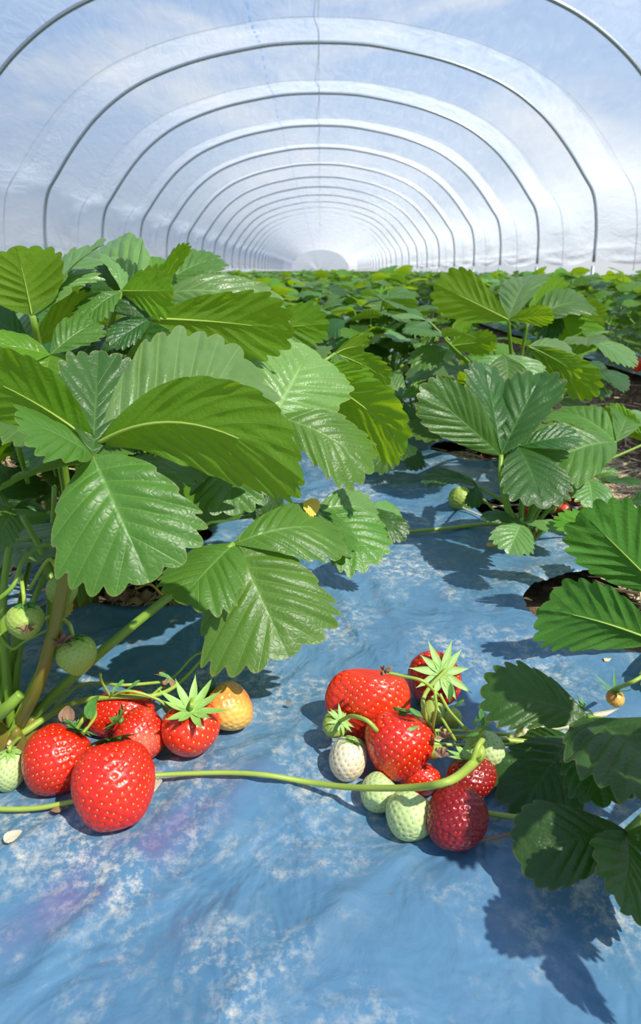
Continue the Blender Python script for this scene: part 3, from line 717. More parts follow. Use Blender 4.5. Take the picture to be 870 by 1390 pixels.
# ------------------------------------------------------------------ berries
def sph_dirs(n):
    i = np.arange(n) + .5; ph = np.arccos(1 - 2 * i / n); th = PI * (1 + 5 ** .5) * i
    return np.stack([np.cos(th) * np.sin(ph), np.sin(th) * np.sin(ph), np.cos(ph)], -1)
def berry_surface(D, shape, seed):
    """D unit directions -> points; calyx end at +z, tip at -z"""
    z = D[:, 2]; ph = np.arccos(np.clip(z, -1, 1)); a = np.arctan2(D[:, 1], D[:, 0]); s = ph / PI
    con, lobes, la, flat = shape[:4]; sq = shape[4] if len(shape) > 4 else 1.
    prof = np.sin(ph) ** sq * (1 + con * (np.cos(ph)) - .10 * con * np.cos(2 * ph))
    zz = np.cos(ph) - .16 * np.exp(-(ph / .42) ** 2)       # shoulder sinks at the stalk
    lob = 1 + la * np.cos(lobes * a + seed) * np.sin(ph) + .03 * np.sin(2 * a + seed * 2) * np.sin(ph) + .03 * np.sin(3 * ph + seed)
    x = prof * np.cos(a) * lob; y = prof * np.sin(a) * lob * flat
    zz = zz + la * .5 * np.cos(lobes * a + seed + 1) * np.sin(ph) ** 2 * (.4 + .6 * s)
    return np.stack([x, y, zz], -1)
def frame(axis, hint=(0, 0, 1)):
    Z = nrm(axis); X = np.cross(hint, Z)
    if np.linalg.norm(X) < .1: X = np.cross((0, 1, 0), Z)
    X = nrm(X); return np.stack([X, np.cross(Z, X), Z], 1)
def sepal(mb, r0, az, L, w, lift, curl, mat=0):
    n = 7; g = []
    for i in range(n + 1):
        t = i / n; hw = w * (math.sin(PI * (t * .8 + .18)) ** .8) * (1 - t ** 3)
        rr = r0 + L * t * math.cos(lift * t * .9) ; zz = L * t * math.sin(lift) * (t * .7 + .3) - curl * L * t * t
        row = []
        for k in (-1, 0, 1): row.append((rr * math.cos(az) - k * hw * math.sin(az), rr * math.sin(az) + k * hw * math.cos(az), zz + abs(k) * hw * .35))
        g.append(row)
    mb.grid(g, mat)
def berry(name, c, size, axis, mat, ach, label, shape=(.25, 2, .0, 1.), seeds=150, calyx=None, stalk=None, seed=1, group=None, hint=(0, 0, 1), roll=0., res=(130, 92), cat='strawberry', depth=.042, stalkr=.0013):
    """size: width, depth, length in metres. calyx: (n, length factor, lift, curl, material)"""
    seeds = int(seeds * 1.6)
    c = np.asarray(c, float); Fm = frame(axis, hint)
    if roll: Fm = Fm @ np.array([[math.cos(roll), -math.sin(roll), 0], [math.sin(roll), math.cos(roll), 0], [0, 0, 1]])
    sz = np.array(size) / 2
    nu, nv = res; u = np.linspace(0, 2 * PI, nu, endpoint=False); v = np.linspace(.004, PI - .004, nv)
    U, Vv = np.meshgrid(u, v); D = np.stack([np.sin(Vv) * np.cos(U), np.sin(Vv) * np.sin(U), np.cos(Vv)], -1).reshape(-1, 3)
    S = sph_dirs(seeds); S = nrm_rows(S + .02 * np.random.default_rng(int(seed*10)).normal(size=S.shape)); S = S[S[:, 2] < .9]
    pts = berry_surface(D, shape, seed); sp = berry_surface(S, shape, seed)
    # dimples around the seeds
    sig = .92 / math.sqrt(seeds); dis = np.zeros(len(D))
    for q in S:
        dd = np.sum((D - q) ** 2, 1); dis += np.exp(-dd / (sig * sig))
    dis = np.minimum(dis, 1.1)
    wide = np.zeros(len(D))
    pts = pts * (1 - depth * dis)[:, None]
    mb = MB(); loc = (pts * sz) @ Fm.T
    k = mb.n
    mb.grid(loc.reshape(nv, nu, 3)[:, ::-1], 0, closed=True)
    mb.f.append(tuple(range(nu))); mb.m.append(0); mb.f.append(tuple((nv - 1) * nu + i for i in range(nu))[::-1]); mb.m.append(0)
    # the seeds themselves: small pointed ovals sitting in the dimples
    eps = 1e-3; rr = .60 * sig * float(np.mean(sz))
    for q, p in zip(S, sp):
        down = nrm(np.array([0, 0, -1.]) - q * -q[2]); side = np.cross(q, down)
        p3 = p * (1 - depth * .86) * sz; Q = nrm(q / sz)
        ring = [p3 + Q * rr * .12 + down * rr * 1.05 * math.cos(t) * (1.1 if math.cos(t) > 0 else .8) + side * rr * .6 * math.sin(t) for t in np.linspace(0, 2 * PI, 7, endpoint=False)]
        vs = np.array(ring + [p3 + Q * rr * .55]) @ Fm.T
        mb.add(vs, [(i, (i + 1) % 7, 7) for i in range(7)], 1)
    root = empty(name, c, label, cat, group)
    mb.build('fruit_body', [mat, ach], root)
    top = np.array([0, 0, .84 * sz[2]])
    if calyx:
        n, lf, lift, curl, cm = calyx; cb = MB(); r = np.random.default_rng(int(seed * 10) + 5); R = float(sz[0])
        for i in range(n): sepal(cb, R * .08, i * 2 * PI / n + r.uniform(-.15, .15), R * lf * r.uniform(.8, 1.15), R * .15, lift * r.uniform(.7, 1.3), curl * r.uniform(.6, 1.4))
        vv = (np.concatenate(cb.v) + top + [0, 0, R * .10]) @ Fm.T; cb.v = [vv]
        cb.tube(np.array([top * .9, top + [0, 0, R * .14]]) @ Fm.T, [R * .16, R * .10], 0, n=8)
        cb.build('calyx', cm, root)
    if stalk is not None:
        p0 = (top + [0, 0, .1 * sz[0]]) @ Fm.T; p1 = (top + [0, 0, .45 * sz[0]]) @ Fm.T
        path = curve([p0, p1] + [np.asarray(q) - c for q in stalk], 18)
        MB().tube(path, stalkr, n=7).build('stalk', STALK, root)
    return root
def nrm_rows(a): return a / np.linalg.norm(a, axis=1)[:, None]
def onground(px, py, hpx, lift=0., k=.92):       # centre of a berry resting on the sheet, and metres per pixel there
    t = (PY0 - py) / F_PX; g0 = G(px, py + hpx * .35)
    d = (CAM_H - lift - max(-.01, sheetH(g0[0], g0[1])) + .0015) / (ST - t * CT + k * hpx / 2 / F_PX); return P(px, py, d), d / F_PX
def B(px, py, wpx, hpx, ax, mat, ach, label, lift=0., dpx=None, dd=0., **kw):
    if 'd' in kw: d = kw.pop('d'); c = P(px, py, d); m = d / F_PX
    else: c, m = onground(px, py, hpx, lift)
    return berry('strawberry', c, (wpx * m, (dpx or min(wpx, hpx) * .95) * m, hpx * m), V(ax), mat, ach, label, **kw)
CG = (11, .85, .25, .15, CALYX); CGd = (10, .7, .3, .2, CALYX_D)
LG = 'red berries of the left cluster'; RG = 'berries of the right cluster'
Sx = dict(seeds=210)
# left cluster
B(155, 1063, 116, 116, (-.2, .88, -.42), RED, ACH, 'big bright red strawberry with squared shoulders, frontmost of the left cluster', shape=(.04, 2, .12, .9, .72), seeds=230, seed=3.4, calyx=(9, .55, .2, .3, CALYX_D), dpx=96, res=(150, 104))
B(77, 1031, 94, 94, (.45, .75, -.3), RED, ACH, 'round glossy red strawberry beside the pale green one at the left edge', shape=(.16, 3, .03, 1), seeds=210, seed=2., calyx=(9, .6, .3, .2, CALYX_D), res=(140, 96), stalk=[P(100, 990, .44), P(112, 972, .46)])
B(162, 968, 90, 66, (-.1, .95, -.25), RED, ACH, 'rear red strawberry of the left cluster lying under the thin stems', shape=(.05, 2, .06, .9), seed=1., dpx=70, seeds=170)
B(190, 997, 72, 72, (-.75, .6, .1), PINK, ACH, 'red strawberry with a pinkish pale patch behind the frontmost left berry', shape=(.05, 2, .04, 1), seed=5., lift=.002, seeds=170, calyx=(9, .7, .6, .1, CALYX_D))
B(259, 990, 76, 80, (.12, .9, .5), ORANGE, ACH, 'orange-red strawberry wearing an open pale green calyx on top', shape=(.12, 2, .02, 1), seeds=110, seed=4., calyx=(11, 1.25, .5, .1, CALYX), stalk=[P(262, 938, .45)])
B(312, 961, 66, 68, (-.8, .45, -.3), SUNNY, ACH, 'half ripe orange and yellow strawberry at the right end of the left cluster', shape=(.22, 2, .05, 1), seeds=120, seed=6., calyx=(9, .9, .7, .1, CALYX_D))
B(12, 1046, 46, 62, (.15, .96, .2), GREENB, ACH_G, 'pale green unripe strawberry cut by the left edge of the photo', shape=(.15, 2, 0, 1), seeds=120, seed=2., calyx=(9, .7, .1, .4, CALYX), stalk=[P(28, 1000, .43), P(60, 975, .45), P(95, 958, .47)])
# hanging green berries at the left
def hang(px, py, w, h, d, ax, label, stalk, **kw):
    B(px, py, w, h, ax, GREENH, ACH_G, label, d=d, shape=(.28, 2, .02, 1), seeds=110, res=(90, 64), stalk=stalk, calyx=kw.pop('calyx', (9, .75, .2, .5, CALYX_D)), seed=kw.pop('seed', 2), cat='strawberry', **kw)
hang(104, 890, 52, 56, .41, (-.15, .95, .1), 'unripe green strawberry hanging in front of the thick slanting stem', [P(92, 845, .41), P(70, 836, .42), P(40, 855, .43)])
hang(34, 844, 50, 50, .40, (0, 1, .1), 'unripe green strawberry hanging above the left edge with a brown dried tip', [P(31, 800, .4), P(28, 780, .41)])
hang(84, 803, 42, 46, .43, (.05, 1, 0), 'smaller green strawberry hanging from an arched stalk beside the thick stem', [P(76, 770, .43), P(65, 760, .43), P(40, 800, .43)])
hang(112, 772, 44, 40, .47, (-.2, .9, 0), 'green strawberry partly hidden behind the thick stem below the big leaf', [P(96, 752, .46), P(70, 752, .46), P(55, 800, .45)])
# right cluster
B(503, 955, 112, 98, (.1, .96, .05), ORANGE, ACH, 'large creased orange-red strawberry at the top left of the right cluster', shape=(.08, 3, .12, .8, .8), seeds=190, seed=.9, dpx=78, res=(150, 104), roll=.4)
B(590, 921, 74, 74, (.12, .45, .85), RED, ACH, 'red strawberry at the top of the right cluster, open green calyx facing the viewer', shape=(.05, 2, .02, 1), seeds=130, seed=2.2, lift=.003, calyx=(11, 1.05, .2, .12, CALYX), stalk=[P(574, 950, .40), P(590, 1000, .41)])
B(541, 1011, 92, 92, (.15, .95, -.15), RED, ACH, 'glossy red strawberry in front at the centre of the right cluster', shape=(.16, 2, .04, 1), seeds=170, seed=5.2, lift=.006, res=(140, 96), calyx=(9, .35, .3, .1, CALYX_D))
B(472, 1030, 54, 60, (.25, .95, .05), CREAM, ACH_G, 'cream white strawberry on the left side of the right cluster', shape=(.10, 2, .02, 1), seeds=90, seed=1.5, calyx=(9, .8, .1, .5, CALYX))
B(455, 983, 36, 38, (.35, .5, .75), GREENH, ACH_G, 'tiny green strawberry covered by its pale calyx at the left of the right cluster', shape=(.1, 2, 0, 1), seeds=60, seed=3, lift=.012, calyx=(11, 1.2, .3, .5, CALYX), res=(60, 44), stalk=[P(478, 972, .40), P(498, 978, .39), P(512, 992, .39)])
B(514, 1076, 52, 52, (.6, .7, -.2), GREENB, ACH_G, 'pale green strawberry tucked behind the stalk of the right cluster', shape=(.12, 2, 0, 1), seeds=90, seed=1.1)
B(556, 1106, 68, 66, (.5, .75, -.35), GREENB, ACH_G, 'large pale green unripe strawberry at the bottom of the right cluster', shape=(.10, 2, 0, 1), seeds=120, seed=2.1, res=(120, 84))
B(619, 1110, 84, 90, (.72, .45, -.5), DARKRED, ACH_D, 'deep dark red ripe strawberry at the bottom right of the right cluster', shape=(.14, 2, .02, 1), seeds=190, seed=1.9, res=(150, 104), depth=.06)
B(640, 1056, 74, 60, (-.1, .95, .1), DARKRED, ACH, 'shaded dark red strawberry behind the deep dark red one', shape=(.12, 2, .02, 1), seeds=140, seed=2.9, calyx=(9, .9, .6, .1, CALYX))
B(664, 1018, 46, 52, (-.75, .6, .1), GREENB, ACH_G, 'round pale green strawberry at the right side of the right cluster', shape=(.12, 2, 0, 1), seeds=90, seed=3.3, lift=.012, calyx=(9, 1.1, .3, .1, CALYX))
B(568, 1056, 60, 46, (.2, .9, -.2), RED, ACH, 'red strawberry mostly hidden behind the curving stalk', shape=(.1, 2, .02, 1), seeds=120, seed=4.2)
B(588, 968, 34, 36, (.3, .8, -.3), GREENH, ACH_G, 'small green strawberry below the calyx facing the viewer', shape=(.1, 2, 0, 1), seeds=60, seed=1.2, lift=.01, res=(60, 44), calyx=(9, .8, .2, .2, CALYX_D))
B(612, 975, 30, 30, (-.3, .8, -.3), GREENH, ACH_G, 'small green strawberry among the tangled stalks of the right cluster', shape=(.1, 2, 0, 1), seeds=60, seed=2.2, lift=.008, res=(60, 44), calyx=(9, .9, .2, .2, CALYX_D))
B(586, 1018, 26, 34, (.2, .7, .5), GREENH, ACH_G, 'tiny green strawberry bud at the heart of the right cluster', shape=(.1, 2, 0, 1), seeds=50, seed=5, lift=.012, res=(60, 44), calyx=(10, 1.2, .5, .1, CALYX))
B(776, 970, 34, 36, (.6, .6, .2), GREENH, ACH_G, 'small yellowish green strawberry behind the dark leaves at lower right', shape=(.1, 2, 0, 1), seeds=70, seed=2, res=(60, 44), calyx=(9, 1.2, .6, .1, CALYX_D))
B(835, 948, 26, 24, (-.1, .9, .3), SUNNY, ACH_G, 'small withered fruit with spiky brown-green sepals near the right edge', shape=(.1, 2, 0, 1), seeds=50, seed=2, res=(60, 44), lift=.02, calyx=(7, 2.6, .6, .1, CALYX_D), stalk=[P(860, 925, .42), P(900, 900, .44)])
# berries further back
B(625, 677, 36, 34, (.8, .4, -.2), GREENH, ACH_G, 'unripe green strawberry lying on the sheet below the folded leaf', shape=(.12, 2, 0, 1), seeds=90, seed=2, res=(80, 56), calyx=(9, .8, .2, .3, CALYX_D), stalk=[P(650, 672, .74), P(678, 700, .70)])
back = [((592, 589), 18, 12, RED, 'small red strawberry at the edge of the far blue sheet, alone'),
        ((650, 603), 16, 18, RED, 'red strawberry in the shade left of the thick upright stem'),
        ((662, 614), 15, 18, DARKRED, 'dark red strawberry just beside the thick upright stem'),
        ((637, 590), 12, 14, ORANGE, 'orange-red berry highest in the shaded cluster left of the stem'),
        ((770, 672), 22, 26, RED, 'red strawberry in the pile under the small grey-green leaf, left one'),
        ((786, 676), 20, 24, RED, 'shiny red strawberry in the pile under the small grey-green leaf, right one'),
        ((763, 690), 26, 18, PINK, 'pinkish red strawberry lowest in the pile right of the sheet'),
        ((772, 650), 16, 18, ORANGE, 'orange-red strawberry at the top of the pile right of the sheet'),
        ((748, 690), 18, 16, GREENH, 'pale green strawberry left of the pinkish one'),
        ((792, 692), 14, 12, GREENH, 'small green strawberry at the right foot of the red pile'),
        ((716, 694), 12, 14, RED, 'red berry peeping between the leaves at the edge of the sheet'),
        ((800, 696), 12, 12, GREENH, 'tiny green berry on the straw right of the red pile')]
for i, ((px, py), w, h, m, lb) in enumerate(back):
    c, q = onground(px, py, h, .006); berry('strawberry', c, (w * q, h * q, h * q), V((random.uniform(-.6, .6), .7, random.uniform(-.4, .4))), m, ACH if m not in (GREENH,) else ACH_G, lb, seeds=60, seed=i, res=(48, 34), calyx=(8, .6, .3, .2, CALYX_D))
for i, (px, py, d, m, w, lb) in enumerate([(866, 494, 1.75, RED, 20, 'red strawberry at the right edge in the neighbouring row'), (641, 437, 1.6, GREENH, 13, 'small green strawberry hanging among the stems behind the folded leaf'),
        (592, 488, 1.25, GREENH, 14, 'green strawberry hanging between upright stems right of centre'), (548, 500, 1.2, GREENH, 12, 'green strawberry hanging between upright stems at centre'),
        (757, 537, .95, GREENH, 16, 'greenish strawberry in the shade below the bright backlit leaf')]):
    q = d / F_PX; berry('strawberry', P(px, py, d), (w * q, w * q, w * 1.1 * q), (0, 0, 1), m, ACH if m is RED else ACH_G, lb, seeds=50, seed=i, res=(40, 30), calyx=(8, .7, .2, .4, CALYX_D),
        stalk=[P(px + 6, py - 20, d), P(px + 10, py - 5, d + .03)])

# ------------------------------------------------------------------ stalks, trusses
def gz(px, py, h=.003):
    p = G(px, py, h); k = sheetH(p[0], p[1]); return G(px, py, h + k)
def stem_obj(name, pts, r, mat, label, cat='stalk', side=None, smat=None):
    pts = [np.asarray(p, float) for p in pts]; off = pts[0]
    root = empty(name, off, label, cat)
    MB().tube(curve(pts, 40), r, n=9).build('stem', mat, root, off=off)
    for s in side or []:
        MB().tube(curve([np.asarray(q) for q in s[1]], 16), s[0], n=7).build('side_stem', smat or mat, root, off=off)
    return root
c0 = gz(188, 1054, .012)
stem_obj('fruit_stalk', [gz(176, 1056, .010), gz(215, 1052, .008), gz(300, 1049, .005), gz(360, 1052, .004), gz(420, 1062, .006), gz(480, 1069, .018), gz(560, 1069, .034), gz(610, 1060, .046), P(640, 1038, .383), P(652, 1022, .385), P(648, 1012, .39)],
         [.0013, .0014, .0015, .0017, .0018, .0022, .0032, .0030], STALK, 'long yellow-green fruit stalk lying across the blue sheet between the two berry clusters', side=[(.0018, [P(640, 1038, .383), P(648, 1015, .385), P(655, 1004, .39)])])
stem_obj('fruit_stalk', [gz(-30, 1092, .004), gz(0, 1098, .004), gz(50, 1097, .004), gz(98, 1088, .006), gz(120, 1084, .006)], .0014, STALK, 'thin pale green stalk at the left edge running under the frontmost berry')
stem_obj('runner', [gz(520, 724, .006), gz(552, 722, .005), gz(600, 718, .005), gz(655, 712, .006), gz(690, 712, .008)], .0024, STALK, 'straight yellow-green stalk lying across the blue sheet in the middle distance')
# truss of thin stems above the left cluster
stem_obj('fruit_truss', [gz(24, 1000, .01), gz(90, 958, .02), gz(150, 946, .03), gz(205, 945, .03), gz(240, 930, .028), gz(270, 900, .03), gz(300, 868, .04), gz(350, 866, .045)], [.0024, .0018, .0012, .0010], STALK,
         'branching fruit truss of thin green stems lying above the left red berries', 'fruit truss',
         [(.001, [gz(150, 946, .03), gz(175, 938, .038), gz(215, 950, .03), gz(232, 968, .02)]), (.001, [gz(205, 945, .03), gz(240, 915, .02), gz(275, 885, .02), gz(355, 878, .02)]),
          (.001, [gz(120, 953, .025), gz(130, 970, .03), gz(112, 996, .03)]), (.0009, [gz(150, 946, .03), gz(138, 925, .045), gz(136, 915, .055)]), (.0011, [gz(60, 975, .015), gz(110, 930, .02), gz(170, 930, .03), gz(230, 925, .02)])])
# small bracts and buds on it
mb = MB()
root = empty('bract_cluster', gz(145, 940, .035), 'small dark green bracts and dried flower remains where the thin left stems fork', 'bracts')
off = np.array(root.location)
for i, (px, py, dx, dy) in enumerate([(135, 945, -14, 18), (150, 945, 18, -22), (128, 950, -6, 26), (170, 940, 20, -16), (236, 925, -20, -12)]):
    add_leaflet(mb, gz(px, py, .034), gz(px + dx, py + dy, .04), (0, -.3, 1), wr=.24, res=3, nt=2, rib=False, seed=i, nd=.04)
mb.build('bract', [CALYX_D, RIB], root, off=off)
for grp in ([(90, 958, 8, 22), (93, 958, 0, 24), (90, 958, -6, 22)], [(228, 920, -16, -6), (228, 920, 10, 14), (228, 920, -6, 14)]):
    mb = MB()
    for i, (px, py, dx, dy) in enumerate(grp):
        add_leaflet(mb, gz(px, py, .03), gz(px + dx, py + dy, .026), (0, -.3, 1), wr=.45, res=3, nt=2, rib=False, seed=i, fold=.5)
    mb.build('dried_flower', [BROWN, BROWN], root, off=off)
# stems of the foreground plant fanning out at the left edge
t = empty('stem_cluster', (*G(5, 1010)[:2], 0), 'bundle of thick green stems rising at the left edge beside the hanging berries', 'stems')
off = np.array(t.location)
for pts, r in (([P(8, 1012, .43), P(45, 930, .43), P(80, 850, .44), P(60, 760, .45), P(30, 700, .46)], .0026), ([P(-6, 1000, .44), P(12, 900, .44), P(28, 860, .43), P(60, 780, .44)], .0022),
               ([P(-20, 985, .41), P(10, 960, .40), P(28, 942, .40)], .0038), ([P(-10, 820, .40), P(18, 795, .40), P(32, 760, .41), P(60, 740, .43), P(92, 745, .45)], .0013),
               ([P(-10, 735, .46), P(40, 733, .46), P(60, 733, .47)], .0013), ([P(-10, 850, .42), P(15, 880, .42), P(35, 870, .42), P(75, 850, .42)], .0011),
               ([P(-6, 500, .44), P(10, 560, .44), P(28, 620, .45), P(38, 655, .47)], .002), ([P(8, 1012, .43), P(62, 900, .45), P(68, 780, .48), P(74, 660, .5)], .0022)):
    MB().tube(curve(pts, 20), [r * 1.15, r, r * .8], n=8).build('stem', STEM, t, off=off)
# tangle of the right cluster
t = stem_obj('fruit_truss', [gz(560, 1000, .02), gz(600, 1000, .02), gz(640, 1002, .018), gz(690, 1005, .012), gz(760, 1012, .008), gz(830, 1010, .01)], [.0014, .0016, .002, .002], STALK, 'tangled truss of thin stalks running from the right cluster to the plant at lower right', 'fruit truss',
    [(.0010, [P(521, 912, .40), P(548, 918, .395), P(575, 925, .39), P(596, 945, .395)]), (.0009, [P(590, 938, .39), P(592, 960, .39), P(588, 985, .40), P(592, 1000, .41)]),
     (.0009, [P(597, 942, .39), P(610, 965, .39), P(628, 985, .40), P(640, 1000, .41)]), (.0009, [P(586, 945, .40), P(600, 975, .395), P(618, 1005, .40)]),
     (.0009, [P(640, 1000, .41), P(660, 985, .40), P(655, 972, .40)]), (.0011, [gz(580, 992, .03), gz(620, 992, .025), gz(700, 998, .012)]), (.0011, [gz(560, 1008, .028), gz(640, 1012, .02), gz(700, 1010, .012)]),
     (.0016, [gz(640, 1100, .004), gz(690, 1108, .005), gz(740, 1112, .008)])])
off = np.array(t.location)
mb = MB()
for i, (a, b_) in enumerate([((640, 985), (655, 968)), ((645, 985), (668, 990)), ((610, 955), (612, 928)), ((615, 960), (630, 950)), ((655, 990), (652, 962)), ((575, 975), (556, 962)), ((570, 985), (552, 992)), ((630, 1000), (650, 995))]):
    add_leaflet(mb, P(*a, .395), P(*b_, .39), V((0, .4, .9)), wr=.22, res=3, nt=2, rib=False, seed=i, nd=.05)
mb.build('bract', [CALYX_D, RIB], t, off=off)
# dried flower ends
def dried(px, py, d, s, label):
    rt = empty('dried_flower', P(px, py, d), label, 'dried flower'); mb = MB(); rr = np.random.default_rng(int(px))
    for k in range(9):
        a = rr.uniform(0, 6.28); e = rr.uniform(-.2, 1.2); v = np.array([math.cos(a) * math.cos(e), math.sin(a) * math.cos(e), math.sin(e)])
        add_leaflet(mb, (0, 0, 0), v * s * rr.uniform(.7, 1.1), (rr.normal(), rr.normal(), 1), wr=.5, res=2, nt=2, rib=False, fold=.6, seed=k)
    mb.build('withered_petals', [BROWN, BROWN], rt)
dried(521, 911, .40, .006, 'small round brown dried flower resting on the large creased berry')
dried(82, 876, .40, .010, 'brown withered flower end touching the hanging green strawberry')
dried(36, 860, .385, .007, 'brown dried tip below the hanging green strawberry at the left edge')
dried(603, 1003, .39, .007, 'dark brown dried flower among the stalks of the right cluster')
dried(600, 1028, .385, .006, 'brown dried flower just above the hidden red strawberry')
# pale cut stem sticking out right of the cluster
stem_obj('cut_stem', [gz(690, 1000, .012), gz(720, 992, .012), gz(770, 985, .01)], .0022, simple('cut_stem_pale', srgb(216, 214, 160), .5), 'pale cut stem lying on the sheet right of the cluster', side=[(.0016, [gz(700, 998, .012), gz(712, 980, .02), gz(718, 968, .028)])], smat=STALK)

# ------------------------------------------------------------------ litter
def chip(px, py, s, mat, label, cat='litter', h=.003, group=None, curl=.4):
    rt = MB(); rr = np.random.default_rng(int(px * 7 + py)); a = rr.uniform(0, 6.28); c = gz(px, py, h)
    add_leaflet(rt, (0, 0, 0), (math.cos(a) * s, math.sin(a) * s, .001), (rr.normal() * .3, rr.normal() * .3, 1), wr=.7, res=3, nt=3, rib=False, fold=.3, curl=curl, nd=.05, sag=.1)
    o = rt.build('dried_leaf_flake', [mat, mat]); o.location = Vector(c); tag(o, label, cat, group); return o
TAN = simple('flake_tan', srgb(196, 180, 150), .7, srgb(214, 202, 176), 100.)
chip(30, 1128, .010, TAN, 'pale tan flake on the sheet below the left cluster')
chip(68, 1100, .007, BROWN, 'small brown flake just under the left green stalk')
chip(205, 1080, .012, TAN, 'tan flake beside the frontmost left berry')
chip(242, 842, .008, TAN, 'small round tan flake on the sheet in the shade of the big leaf')
chip(262, 822, .014, BROWN, 'thin brown flake under the big leaf, right of the crumpled dead leaf')
chip(395, 958, .004, BROWN, 'tiny brown speck on the sheet between the clusters')
chip(675, 742, .012, DRYYEL, 'yellow shred on the sheet below the small brown-tipped leaf')
chip(705, 838, .008, TAN, 'small tan flake lying in the leaf shadow')
def crumple(px, py, s, mat, label, name='dead_leaf', z=.012):
    rt = empty(name, gz(px, py, z), label, 'dead leaf'); rr = np.random.default_rng(int(px)); mb = MB()
    for k in range(4):
        a = rr.uniform(0, 6.28); g, uv = leaflet_grid(5, 6, 6, .9, .05, .08, k)
        g = g.copy(); g[..., 2] += .18 * np.sin(g[..., 0] * 9 + k) * np.cos(g[..., 1] * 8) + .5 * g[..., 0] ** 2 * 2
        c, s2 = math.cos(a), math.sin(a); x = g[..., 0] * c - g[..., 1] * s2; y = g[..., 0] * s2 + g[..., 1] * c
        mb.grid(np.stack([x * s, y * s * .7, g[..., 2] * s * .8], -1), 0, uv)
    mb.build('crumpled_blade', [mat], rt)
    MB().tube(curve([(0, 0, .004), (s * .5, -s * .2, .012), (s * .9, -s * .3, .002)], 10), .0011, n=6).build('dry_stem', DRYYEL, rt)
crumple(185, 805, .030, BROWN, 'crumpled brown dead leaf in the planting hole behind the slanting stem')
crumple(255, 795, .026, BROWN, 'shrivelled dark brown leaf scraps below the big glossy leaf')
crumple(160, 785, .022, BROWN, 'dry brown leaf scrap left of the crumpled dead leaf')
o = MB(); add_leaflet(o, gz(70, 838, .02), gz(100, 822, .03), (0, -.4, 1), wr=1., res=5, nt=4, rib=False); oo = o.build('yellow_leaf', [DRYYEL, RIB], off=gz(70, 838, .02)); oo.location = Vector(gz(70, 838, .02)); tag(oo, 'small yellowed leaf beside the thick stem at the left', 'dead leaf')
o = MB(); add_leaflet(o, P(412, 682, .50), P(432, 694, .5), V((.2, .4, .9)), wr=1.2, res=5, nt=4, rib=False); oo = o.build('yellow_leaf', [DRYYEL, RIB], off=P(412, 682, .5)); oo.location = Vector(P(412, 682, .5)); tag(oo, 'bright yellow leaf scrap between the green leaves above the sheet', 'dead leaf')
# straw in the furrows and planting holes
def straw():
    mb = MB(); rr = np.random.default_rng(5)
    def bit(x, y, z, L, a, e, r):
        d = np.array([math.cos(a) * math.cos(e), math.sin(a) * math.cos(e), math.sin(e)]) * L / 2; c = np.array([x, y, z])
        mb.tube([c - d, c + d * .1 + [0, 0, L * rr.uniform(-.05, .05)], c + d], r, n=3, caps=False)
    for i in range(15000):
        s = rr.choice([-1, 1], p=[.35, .65]); x = (.62 if s > 0 else -.60) + rr.normal() * .13; y = .3 + 2.8 * rr.random() ** 1.2
        z = float(bed_profile(np.array([x]))[0]) + .004 + rr.uniform(0, .02)
        bit(x, y, z, rr.uniform(.03, .10), rr.uniform(0, 6.28), rr.normal() * .15, rr.uniform(.0009, .0022))
    for hx, hy, rx, ry in HOLES:
        for i in range(60):
            bit(hx + rr.normal() * rx * .4, hy + rr.normal() * ry * .4, rr.uniform(-.012, .0), rr.uniform(.015, .04), rr.uniform(0, 6.28), rr.normal() * .15, .0007)
    o = mb.build('straw_mulch', STRAW); tag(o, 'pale straw strewn in the furrows beside the bed', 'straw', kind='stuff')
straw()
# twigs beside the dark red berry
place_full(-.33, .74, 1.1, .8, 'low strawberry plant in the shade behind the thick stems at the left edge', None)
place_full(-.30, .93, 2.1, 1.0, 'strawberry plant behind the tall one at the left edge', None)
place_full(.10, 1.36, .4, .9, 'strawberry plant standing where the blue sheet disappears under leaves', None)
pv = empty('strawberry_plant', (.085, 1.16, 0), 'low strawberry plant where the bare blue sheet ends in the middle distance', 'strawberry plant'); crown_part(pv)
hero_leaf(pv, (548, 600, 1.0), [((505, 640, .96), .75, (0, .75, .66), dict(m='g', sag=.1)), ((565, 640, .96), .6, (.1, .8, .6), dict(m='d', sag=.1)), ((520, 585, 1.04), .7, (0, .8, .6), dict(m='p', sag=.1))], r=.002)
hero_leaf(pv, (575, 570, 1.08), [((535, 560, 1.1), .7, (0, .6, .8), dict(m='g')), ((605, 548, 1.1), .7, (0, .5, .86), dict(m='p')), ((580, 600, 1.0), .7, (0, .6, .8), dict(m='g'))], r=.002)
hero_leaf(pv, (545, 540, 1.1), [((520, 505, 1.15), .7, (0, .4, .9), dict(m='p')), ((500, 560, 1.05), .7, (0, .6, .8), dict(m='g')), ((585, 525, 1.1), .7, (0, .5, .86), dict(m='y'))], r=.0022)
extra(pv, 8, 0, 180, .06, .2, .12, 9)
stem_obj('dry_twig', [gz(630, 1142, .003), gz(665, 1138, .004), gz(700, 1130, .006)], .0009, BROWN, 'thin dry brown twig lying right of the dark red berry', 'twig')

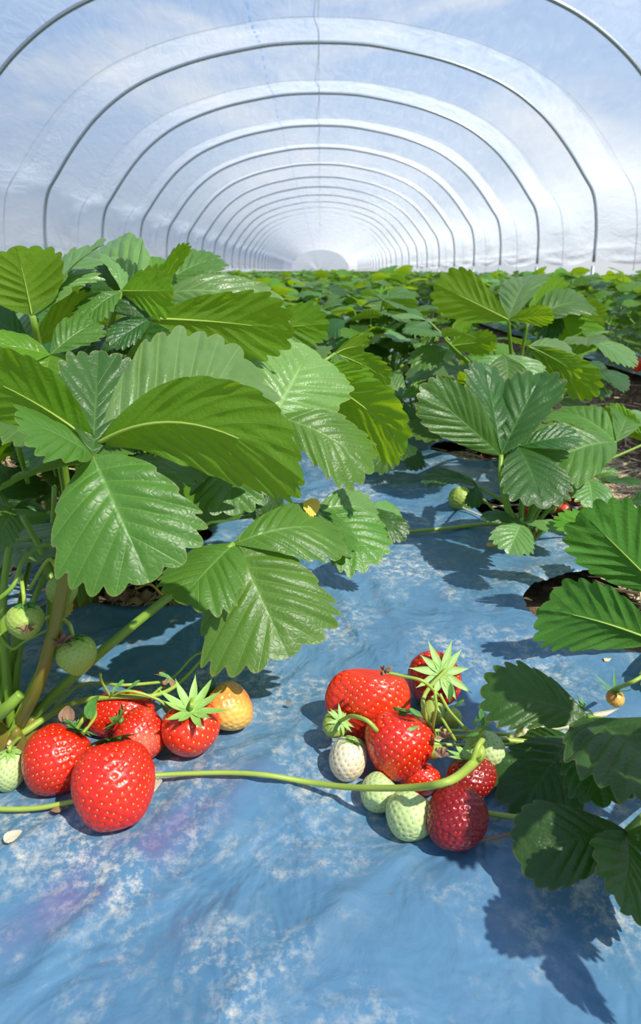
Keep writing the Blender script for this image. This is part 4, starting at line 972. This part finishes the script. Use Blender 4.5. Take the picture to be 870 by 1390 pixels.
# ------------------------------------------------------------------ sky, sun, camera
w = bpy.data.worlds.new('sky'); scene.world = w; w.use_nodes = True; nt = w.node_tree; nt.nodes.clear()
def wn(typ, **kw):
    n = nt.nodes.new(typ)
    for k, v in kw.items(): setattr(n, k, v)
    return n
tc = wn('ShaderNodeTexCoord'); sp = wn('ShaderNodeSeparateXYZ'); nt.links.new(tc.outputs['Generated'], sp.inputs[0])
rp = wn('ShaderNodeValToRGB'); nt.links.new(sp.outputs[2], rp.inputs[0])
for e, (p, c) in zip(rp.color_ramp.elements, [(0.0, (.76, .83, .90, 1)), (.75, (.13, .30, .72, 1))]): e.position = p; e.color = c
e = rp.color_ramp.elements.new(.25); e.color = (.36, .56, .90, 1)
nz = wn('ShaderNodeTexNoise'); nz.inputs['Scale'].default_value = 3.2; nz.inputs['Detail'].default_value = 6; nz.inputs['Roughness'].default_value = .58; nz.inputs['Distortion'].default_value = .4
mp = wn('ShaderNodeMapping'); mp.inputs['Scale'].default_value = (1, 1, 2.2); mp.inputs['Location'].default_value = (.3, .9, .2)
nt.links.new(tc.outputs['Generated'], mp.inputs[0]); nt.links.new(mp.outputs[0], nz.inputs['Vector'])
cr = wn('ShaderNodeValToRGB'); nt.links.new(nz.outputs[0], cr.inputs[0]); cr.color_ramp.elements[0].position = .46; cr.color_ramp.elements[1].position = .68
mx = wn('ShaderNodeMix', data_type='RGBA'); nt.links.new(cr.outputs[0], mx.inputs[0]); nt.links.new(rp.outputs[0], mx.inputs[6]); mx.inputs[7].default_value = (.95, .97, 1, 1)
bg = wn('ShaderNodeBackground'); nt.links.new(mx.outputs[2], bg.inputs[0]); bg.inputs[1].default_value = .82
wo = wn('ShaderNodeOutputWorld'); nt.links.new(bg.outputs[0], wo.inputs[0])

sun = bpy.data.lights.new('sun', 'SUN'); sun.energy = 5.0; sun.angle = math.radians(.8); sun.color = (1, .965, .90)
so = link(bpy.data.objects.new('sun', sun))
el = math.radians(52); az = nrm([.76, -.65, 0])
tov = np.array([az[0] * math.cos(el), az[1] * math.cos(el), math.sin(el)])
so.rotation_euler = Vector(tov).to_track_quat('Z', 'Y').to_euler(); so.location = (3, -3, 6)

cam = bpy.data.cameras.new('camera'); co = link(bpy.data.objects.new('camera', cam))
cam.sensor_fit = 'VERTICAL'; cam.sensor_height = 38.5; cam.lens = 38.5 * F_PX / H_PX
cam.shift_y = -(H_PX / 2 - PY0) / H_PX
cam.clip_start = .01; cam.clip_end = 500
co.location = CAM; co.rotation_euler = (PI / 2 - TH, 0, 0)
cam.dof.use_dof = True; cam.dof.focus_distance = .46; cam.dof.aperture_fstop = 16
scene.camera = co
scene.view_settings.view_transform = 'Standard'; scene.view_settings.look = 'None'; scene.view_settings.gamma = 1
scene.view_settings.use_curve_mapping = False; scene.view_settings.exposure = 0.0
scene.cycles.transparent_max_bounces = 16; scene.cycles.max_bounces = 8
